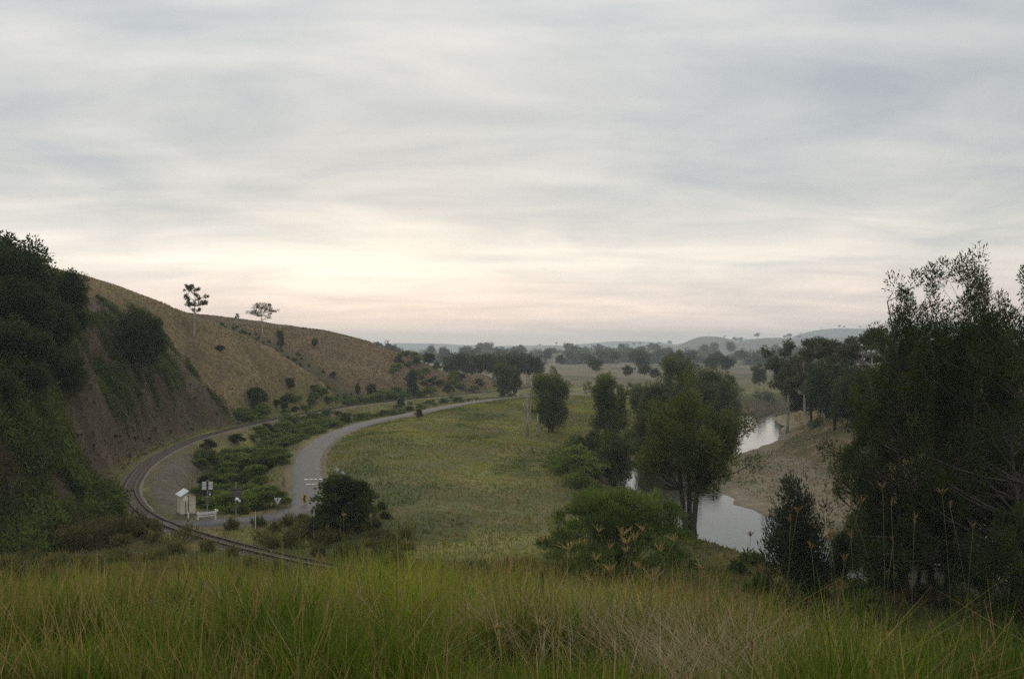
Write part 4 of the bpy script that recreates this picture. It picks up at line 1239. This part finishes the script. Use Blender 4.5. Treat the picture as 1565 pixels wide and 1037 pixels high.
# --- golden finger-like seed heads, each a stalk of its own
HEADS = [(829, 823, 7.0, 1.0), (869, 832, 6.6, 1.25), (893, 826, 6.8, 1.0), (915, 806, 7.2, 1.15), (932, 833, 6.6, 1.0), (951, 812, 7.0, 1.3), (958, 824, 6.9, 1.1), (969, 818, 6.7, 1.2), (982, 806, 7.3, 1.0), (1008, 836, 6.8, 1.1),
         (1031, 820, 6.9, 1.1), (933, 868, 6.3, 1.1), (910, 850, 6.9, .9), (998, 878, 5.9, 1.5), (975, 862, 6.5, .9), (1072, 862, 6.6, 1.1), (957, 838, 6.8, 1.0), (904, 884, 6.4, 1.1), (932, 900, 6.2, 1.0),
         (686, 780, 8.2, .9), (606, 777, 8.4, .8), (525, 785, 8.5, .8), (566, 788, 8.4, .8), (823, 948, 5.6, .9), (1147, 812, 6.6, 1.0), (1165, 868, 6.2, 1.1), (1208, 790, 6.4, 1.2), (1219, 775, 6.6, 1.2), (1262, 738, 6.9, 1.1), (1268, 812, 5.9, 1.6),
         (1240, 830, 6.0, 1.3), (1300, 765, 6.6, 1.3), (1316, 760, 6.7, 1.2), (1349, 738, 6.6, 1.3), (1362, 765, 6.5, 1.1), (1397, 792, 6.2, 1.5), (1440, 748, 6.7, 1.2), (1452, 770, 6.5, 1.0), (1487, 800, 6.3, 1.0), (1365, 822, 6.2, 1.0), (1300, 812, 6.0, 1.2), (1150, 980, 4.8, 1.1), (1290, 850, 5.8, 1.0),
         (760, 955, 5.8, .8), (640, 850, 8.0, .8), (700, 845, 8.3, .7), (415, 845, 9.0, .9), (470, 830, 9.0, .7)]
M_SEED = plain('seed_head', (.34, .25, .095), .85, 0, .25, 40)
M_SEED_R = plain('seed_head_russet', (.22, .14, .06), .85, 0, .25, 40)
M_STALK = plain('grass_stalk', (.10, .105, .035), .8, 0, .25, 20)
for i, (px, py, d, s) in enumerate(HEADS):
    x = (px - HX) / F_PX * d; zt = top_z(py, d)
    bx = x + random.uniform(-.32, .32); by = d + random.uniform(-.1, .15); zb = gnd(bx, by)
    rus = px > 1130
    e = thing('seeding_grass_stalk', 'russet finger-like seed head on a tall thin grass stalk before the dark she-oaks' if rus else 'golden finger-like seed head on a thin grass stalk rising above the meadow', 'grass stalk', (bx, by, zb), 0,
              'russet seed heads before the she-oaks' if rus else 'golden seed heads above the meadow')
    tip = np.array([x - bx, d - by, zt - zb - .03 * s])
    MB().tube(bez(np.array([0, 0, -.03]), np.array([tip[0] * .15, tip[1] * .15, tip[2] * .6]), tip, 7), [.0022, .002, .0018, .0016, .0015, .0014, .0014], 5).build('stem', M_STALK, e, True)
    mb = MB()
    s *= (.58 if rus else .76) * random.uniform(.8, 1.15)
    nf = random.randint(8, 13); Lf = .085 * s; lean = random.uniform(-.4, .4)
    opn = random.uniform(.3, 1.0) if not rus else random.uniform(.08, .7)
    for f in range(nf):
        a = 6.283 * f / nf + random.uniform(-.3, .3); o = opn * random.uniform(.5, 1.15)
        dv = np.array([math.sin(o) * math.cos(a) + lean * .4, math.sin(o) * math.sin(a), math.cos(o)]); dv /= np.linalg.norm(dv)
        L_ = Lf * random.uniform(.55, 1.3)
        b = tip + dv * L_ * .55; c = tip + dv * L_ + np.array([dv[0] * .25, dv[1] * .25, -.12]) * L_
        mb.tube(bez(tip, b, c, 6), [.0012, .0018, .0020, .0018, .0014, .0006], 4)
        for q in np.linspace(.15, .95, 9):      # awns
            pt = bez(tip, b, c, 21)[int(q * 20)]
            av = dv + rng.normal(size=3) * .55; av /= np.linalg.norm(av)
            mb.tube([pt, pt + av * .012 * s], [.0012, .0004], 3, cap=False)
    mb.build('seed_head', M_SEED_R if rus else M_SEED, e)


# ------------------------------------------------------------------ crossing furniture
# relay hut
p = at(285, 97)
hut = thing('relay_hut', 'small cream gabled railway hut with pale metal roof beside the track', 'hut', (p.x, p.y, p.z), math.radians(31))
W, D_, H_ = 1.36, 1.7, 1.86
MB().box(0, 0, .06, W + .12, D_ + .12, .16).build('plinth', M_GRAVEL, hut)
MB().prism([(-W / 2, .14), (W / 2, .14), (W / 2, H_), (0, H_ + .42), (-W / 2, H_)], -D_ / 2, D_ / 2).build('wall', M_CREAM, hut)
for sx in (-1, 1):  # sky reflection painted into the pale left slope; right slope dark, rust-brown
    ang = math.atan2(.42, W / 2)
    Mx = Matrix.Rotation(sx * ang, 3, 'Y')
    ln = .98
    rf = MB().box(sx * (ln / 2 * math.cos(ang) - .005), -.02, H_ + .50 - ln / 2 * math.sin(ang), ln, D_ + .5, .05, Mx).build('roof_sheet', M_ROOF if sx < 0 else plain('roof_dark_rust', (.14, .10, .075), .8, .1, .3, 4), hut)
    for k in range(6):
        yy = -.95 + k * .37
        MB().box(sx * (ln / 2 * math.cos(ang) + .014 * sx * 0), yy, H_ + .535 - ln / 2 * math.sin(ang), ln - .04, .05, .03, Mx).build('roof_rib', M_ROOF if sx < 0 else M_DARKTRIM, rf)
MB().box(0, -D_ / 2 - .025, H_ * .52 + .1, .05, .03, H_ - .25).build('corner_strip', M_DARKTRIM, hut)
dr_ = MB().box(.33, -D_ / 2 - .015, .98, .5, .03, 1.5).build('door', M_CREAM, hut)
MB().box(.14, -D_ / 2 - .045, .95, .03, .04, .12).build('handle', M_STEEL, dr_)


def post_thing(name, label, cat, px, d, rz=.22):
    p = at(px, d)
    return thing(name, label, cat, (p.x, p.y, p.z), rz), p


# round marker on a thin post in front of the hut
e, p = post_thing('round_sign', 'white disc sign on a thin dark post in front of the cream hut', 'sign', 284, 95.2)
MB().tube([(0, 0, -.3), (0, 0, 1.95)], .035, 8).build('post', M_DARKTRIM, e)
disc = [(.24 * math.cos(6.283 * k / 20), 1.72 + .24 * math.sin(6.283 * k / 20)) for k in range(20)]
MB().prism(disc, -.06, -.04).build('disc', M_WHITE, e)
e, p = post_thing('marker_peg', 'short white peg at the hut corner nearest the crossing', 'peg', 288, 94.2)
MB().box(0, 0, .15, .13, .1, .75, bev=.02).build('peg_body', M_WHITE, e); MB().prism([(-.065, .525), (.065, .525), (0, .60)], -.05, .05).build('peg_top', M_WHITE, e)

# level crossing signal with two pale boards
e, p = post_thing('crossing_signal', 'level crossing signal with two pale sign boards and a white lamp above the white barrier', 'signal', 317.2, 95.5)
hp = top_z(735, p.y) - p.z
MB().tube([(0, 0, -.3), (0, 0, hp + .08)], .065, 10).build('post', M_STEEL, e)
for sx in (-1, 1):
    b_ = MB().box(sx * .29, -.10, hp - .39, .39, .02, .76, bev=.01).build('sign_board', M_SIGNBACK, e)
    MB().box(sx * .29, -.122, hp - .36, .36, .02, .03).build('brace', M_STEEL, b_)
MB().box(0, -.10, hp - .39, .14, .06, .86).build('bracket', M_DARKTRIM, e)
MB().box(0, -.02, hp - 1.22, .70, .05, .09).build('crossarm', M_BLACK, e)
for sx in (-1, 1):
    circ = [(sx * .24 + .20 * math.cos(6.283 * k / 18), hp - 1.22 + .20 * math.sin(6.283 * k / 18)) for k in range(18)]
    bk = MB().prism(circ, -.10, -.07).build('backboard', M_BLACK, e)
    c2 = [(sx * .24 + .095 * math.cos(6.283 * k / 14), hp - 1.22 + .095 * math.sin(6.283 * k / 14)) for k in range(14)]
    MB().prism(c2, -.20, -.102).build('lamp', M_LENS if sx > 0 else M_BLACK, bk)
MB().box(0, -.09, hp - 1.75, .34, .2, .55, bev=.03).build('control_box', M_SIGNDARK, e)

# second signal: dull board, white bell
e, p = post_thing('crossing_signal', 'crossing signal with a dull dark sign back and a white bell on its post', 'signal', 360.5, 96)
hp = top_z(737, p.y) - p.z
MB().tube([(0, 0, -.3), (0, 0, hp)], .06, 10).build('post', M_STEEL, e)
MB().box(.02, -.09, hp - .92, 1.18, .02, .82, bev=.01).build('sign_board', M_SIGNDARK, e)
for zz in (-.68, -1.16): MB().box(.02, -.112, hp + zz, 1.05, .02, .05).build('brace', M_DARKTRIM, e)
bell = MB()
nn_ = 7
bell.tube([(.12, -.16, hp - 1.42), (.12, -.16, hp - 1.48), (.12, -.16, hp - 1.58), (.12, -.16, hp - 1.66)], [.05, .15, .20, .21], 12).build('bell', M_LENS, e, True)
MB().tube([(.34, -.20, hp - 1.62), (.36, -.24, hp - 1.86)], [.09, .11], 10).build('lamp', M_LENS, e, True)
MB().tube([(0, -.05, hp - 1.52), (.36, -.20, hp - 1.66)], .03, 6).build('arm', M_STEEL, e)
MB().box(0, -.09, hp - 2.2, .3, .16, .5, bev=.03).build('control_box', M_SIGNDARK, e)

# give way sign seen from behind
e, p = post_thing('give_way_sign', 'inverted triangular sign with bare metal back near the road bend', 'sign', 424.5, 97)
ht_ = top_z(760.5, p.y) - p.z
MB().prism([(-.36, ht_), (-.31, ht_ + .02), (.31, ht_ + .02), (.36, ht_), (.03, ht_ - .58), (-.03, ht_ - .58)], -.06, -.045).build('sign_plate', M_SIGNBACK, e)
MB().tube([(0, -.02, -.3), (0, -.02, ht_ - .05)], .03, 8).build('post', M_DARKTRIM, e)
MB().box(0, -.075, ht_ - .18, .10, .02, .34).build('bracket', M_STEEL, e)

# chevron on its yellow board
e, p = post_thing('chevron_sign', 'narrow yellow board with black chevron at the left edge of the road', 'sign', 465.8, 101.5)
zc_ = top_z(761.5, p.y) - p.z
bd = MB().box(0, 0, zc_, .40, .02, .86, bev=.004).build('sign_board', M_YELLOW, e)
MB().prism([(-.02, zc_ + .36), (.15, zc_ + .36), (0, zc_), (.15, zc_ - .36), (-.02, zc_ - .36), (-.17, zc_)], -.018, -.012).build('chevron', M_BLACK, bd)
MB().tube([(0, .04, -.3), (0, .04, zc_ + .35)], .03, 8).build('post', M_STEEL, e)

# pale diamond sign backs on the field side of the road
for px, d, py, s, lab, extra in ((515.5, 112, 717, .40, 'small pale diamond sign back on the verge, the plainer of the pair', False), (523.5, 108, 723, .46, 'pale diamond sign back with a small plate below it on the verge', True)):
    e, p = post_thing('diamond_sign', lab, 'sign', px, d, .1)
    zc_ = top_z(py, p.y) - p.z
    MB().prism([(0, zc_ + s * .62), (s * .62, zc_), (0, zc_ - s * .62), (-s * .62, zc_)], -.05, -.035).build('sign_plate', M_SIGNBACK, e)
    MB().box(0, -.062, zc_, .07, .02, .28).build('bracket', M_STEEL, e)
    MB().tube([(0, 0, -.3), (0, 0, zc_ + .2)], .03, 8).build('post', M_STEEL, e)
    if extra: MB().box(0, -.045, zc_ - .42, .34, .015, .22).build('lower_plate', M_SIGNBACK, e)

# white barrier
e, p = post_thing('barrier', 'low white timber barrier rail beside the level crossing', 'barrier', 316, 93.6, math.radians(14))
MB().box(0, -.08, .62, 1.75, .06, .22, Matrix.Rotation(math.radians(-4), 3, 'Y')).build('rail_board', M_WHITE, e)
MB().box(0, -.05, .35, 1.6, .05, .10, Matrix.Rotation(math.radians(-4), 3, 'Y')).build('rail_board', M_WHITE, e)
for xx, hh in ((-.78, .72), (.80, .95)): MB().box(xx, 0, hh / 2 - .15, .15, .10, hh + .3, bev=.015).build('post', M_WHITE, e)
MB().box(.9, -.03, .82, .30, .08, .2).build('end_cap', M_WHITE, e)

# thin white posts
def white_post(px, d, top, label, w=.09, group=None, name='guide_post'):
    p = at(px, d); h = max(.6, top_z(top, d) - p.z)
    e = thing(name, label, 'post', (p.x, p.y, p.z), random.uniform(-.3, .3), group)
    MB().box(0, 0, h / 2 - .15, w, w * .6, h + .3, bev=w * .15).build('post_body', M_WHITE, e)
    MB().prism([(-w / 2, h), (w / 2, h), (w / 2, h + .05)], -w * .3, w * .3).build('post_top', M_WHITE, e)
    MB().box(0, -w * .3 - .004, h - .14, w * .6, .006, .10).build('reflector', M_RED, e)


white_post(390.5, 88, 781, 'thin tall white post standing in dry weeds before the road bend', .07)
white_post(480, 84, 778, 'thin grey-white post before the large leafy bush', .07)
for px, d, top in ((453.3, 139, 700.5), (465.5, 156, 685), (482, 171, 672)):
    white_post(px, d, top, 'small white guide post on the thicket side of the road curve', .12, 'guide posts on the road curve')
for px, d, top in ((653, 262, 623.5), (724, 300, 610), (792, 330, 603), (780, 318, 606)):
    white_post(px, d, top, 'tiny white guide post where the road straightens away', .15, 'guide posts far along the road')
# white lineside marker
p = at(152.5, 86)
e = thing('lineside_marker', 'white lineside marker with a round head left of the crossing', 'marker', (p.x, p.y, p.z))
zt = top_z(809, 86) - p.z
MB().box(0, 0, zt / 2 - .4, .16, .1, zt + .0, bev=.02).build('post', M_WHITE, e)
MB().prism([(.15 * math.cos(6.283 * k / 14), zt - .12 + .13 * math.sin(6.283 * k / 14)) for k in range(14)], -.07, -.05).build('head', M_WHITE, e)
MB().box(0, -.06, zt - .55, .2, .03, .26).build('plate', M_WHITE, e)
# white cabinet by the far road
p = hit(700, 614, 280, 330)
e = thing('roadside_cabinet', 'small white cabinet beside the far end of the road', 'cabinet', p)
MB().box(0, 0, .5, .7, .5, 1.1, bev=.05).build('cabinet_body', M_WHITE, e); MB().box(0, 0, 1.07, .8, .6, .06).build('lid', M_STEEL, e)
# dark star picket in the meadow
p = at(829, 10.5)
e = thing('fence_picket', 'dark steel fence picket standing in the foreground grass', 'fence post', (p.x, p.y, p.z))
hp = top_z(872, 10.5) - p.z
MB().box(0, 0, hp / 2 - .2, .035, .010, hp + .4).build('picket_web', M_DARKTRIM, e); MB().box(0, .012, hp / 2 - .2, .010, .022, hp + .39).build('picket_flange', M_DARKTRIM, e)
# bleached fallen branches
for px, d, ln, rz, lab in ((627, 160, 2.2, -.15, 'bleached fallen branch on the field near the road'), (766, 172, 1.8, -.1, 'bleached fallen branch in the middle of the field'), (1185, 128, 1.4, .3, 'drift log on the gravel bar by the water')):
    p = at(px, d)
    e = thing('fallen_branch', lab, 'branch', (p.x, p.y, p.z + .12), rz)
    MB().tube([(-ln / 2, 0, 0), (-ln * .1, .05, .06), (ln * .3, -.04, .03), (ln / 2, 0, .12)], [.09, .08, .06, .02], 7).build('limb', M_BARK_DEAD, e, True)
    MB().tube([(0, 0, .05), (ln * .2, .2, .25)], [.04, .012], 5).build('twig', M_BARK_DEAD, e, True)

# ------------------------------------------------------------------ hazy air
m, nt, b = node_mat('haze')
nt.nodes.remove(b)
pv = nt.nodes.new('ShaderNodeVolumePrincipled')
pv.inputs['Color'].default_value = (.82, .925, 1.0, 1)
pv.inputs['Density'].default_value = .00021
pv.inputs['Anisotropy'].default_value = .15
nt.links.new(pv.outputs[0], nt.nodes['Material Output'].inputs['Volume'])
hz = MB().box(0, 0, 65, 17600, 17600, 144).build('haze', m)
tag(hz, 'pale even valley haze', 'haze', kind='stuff')
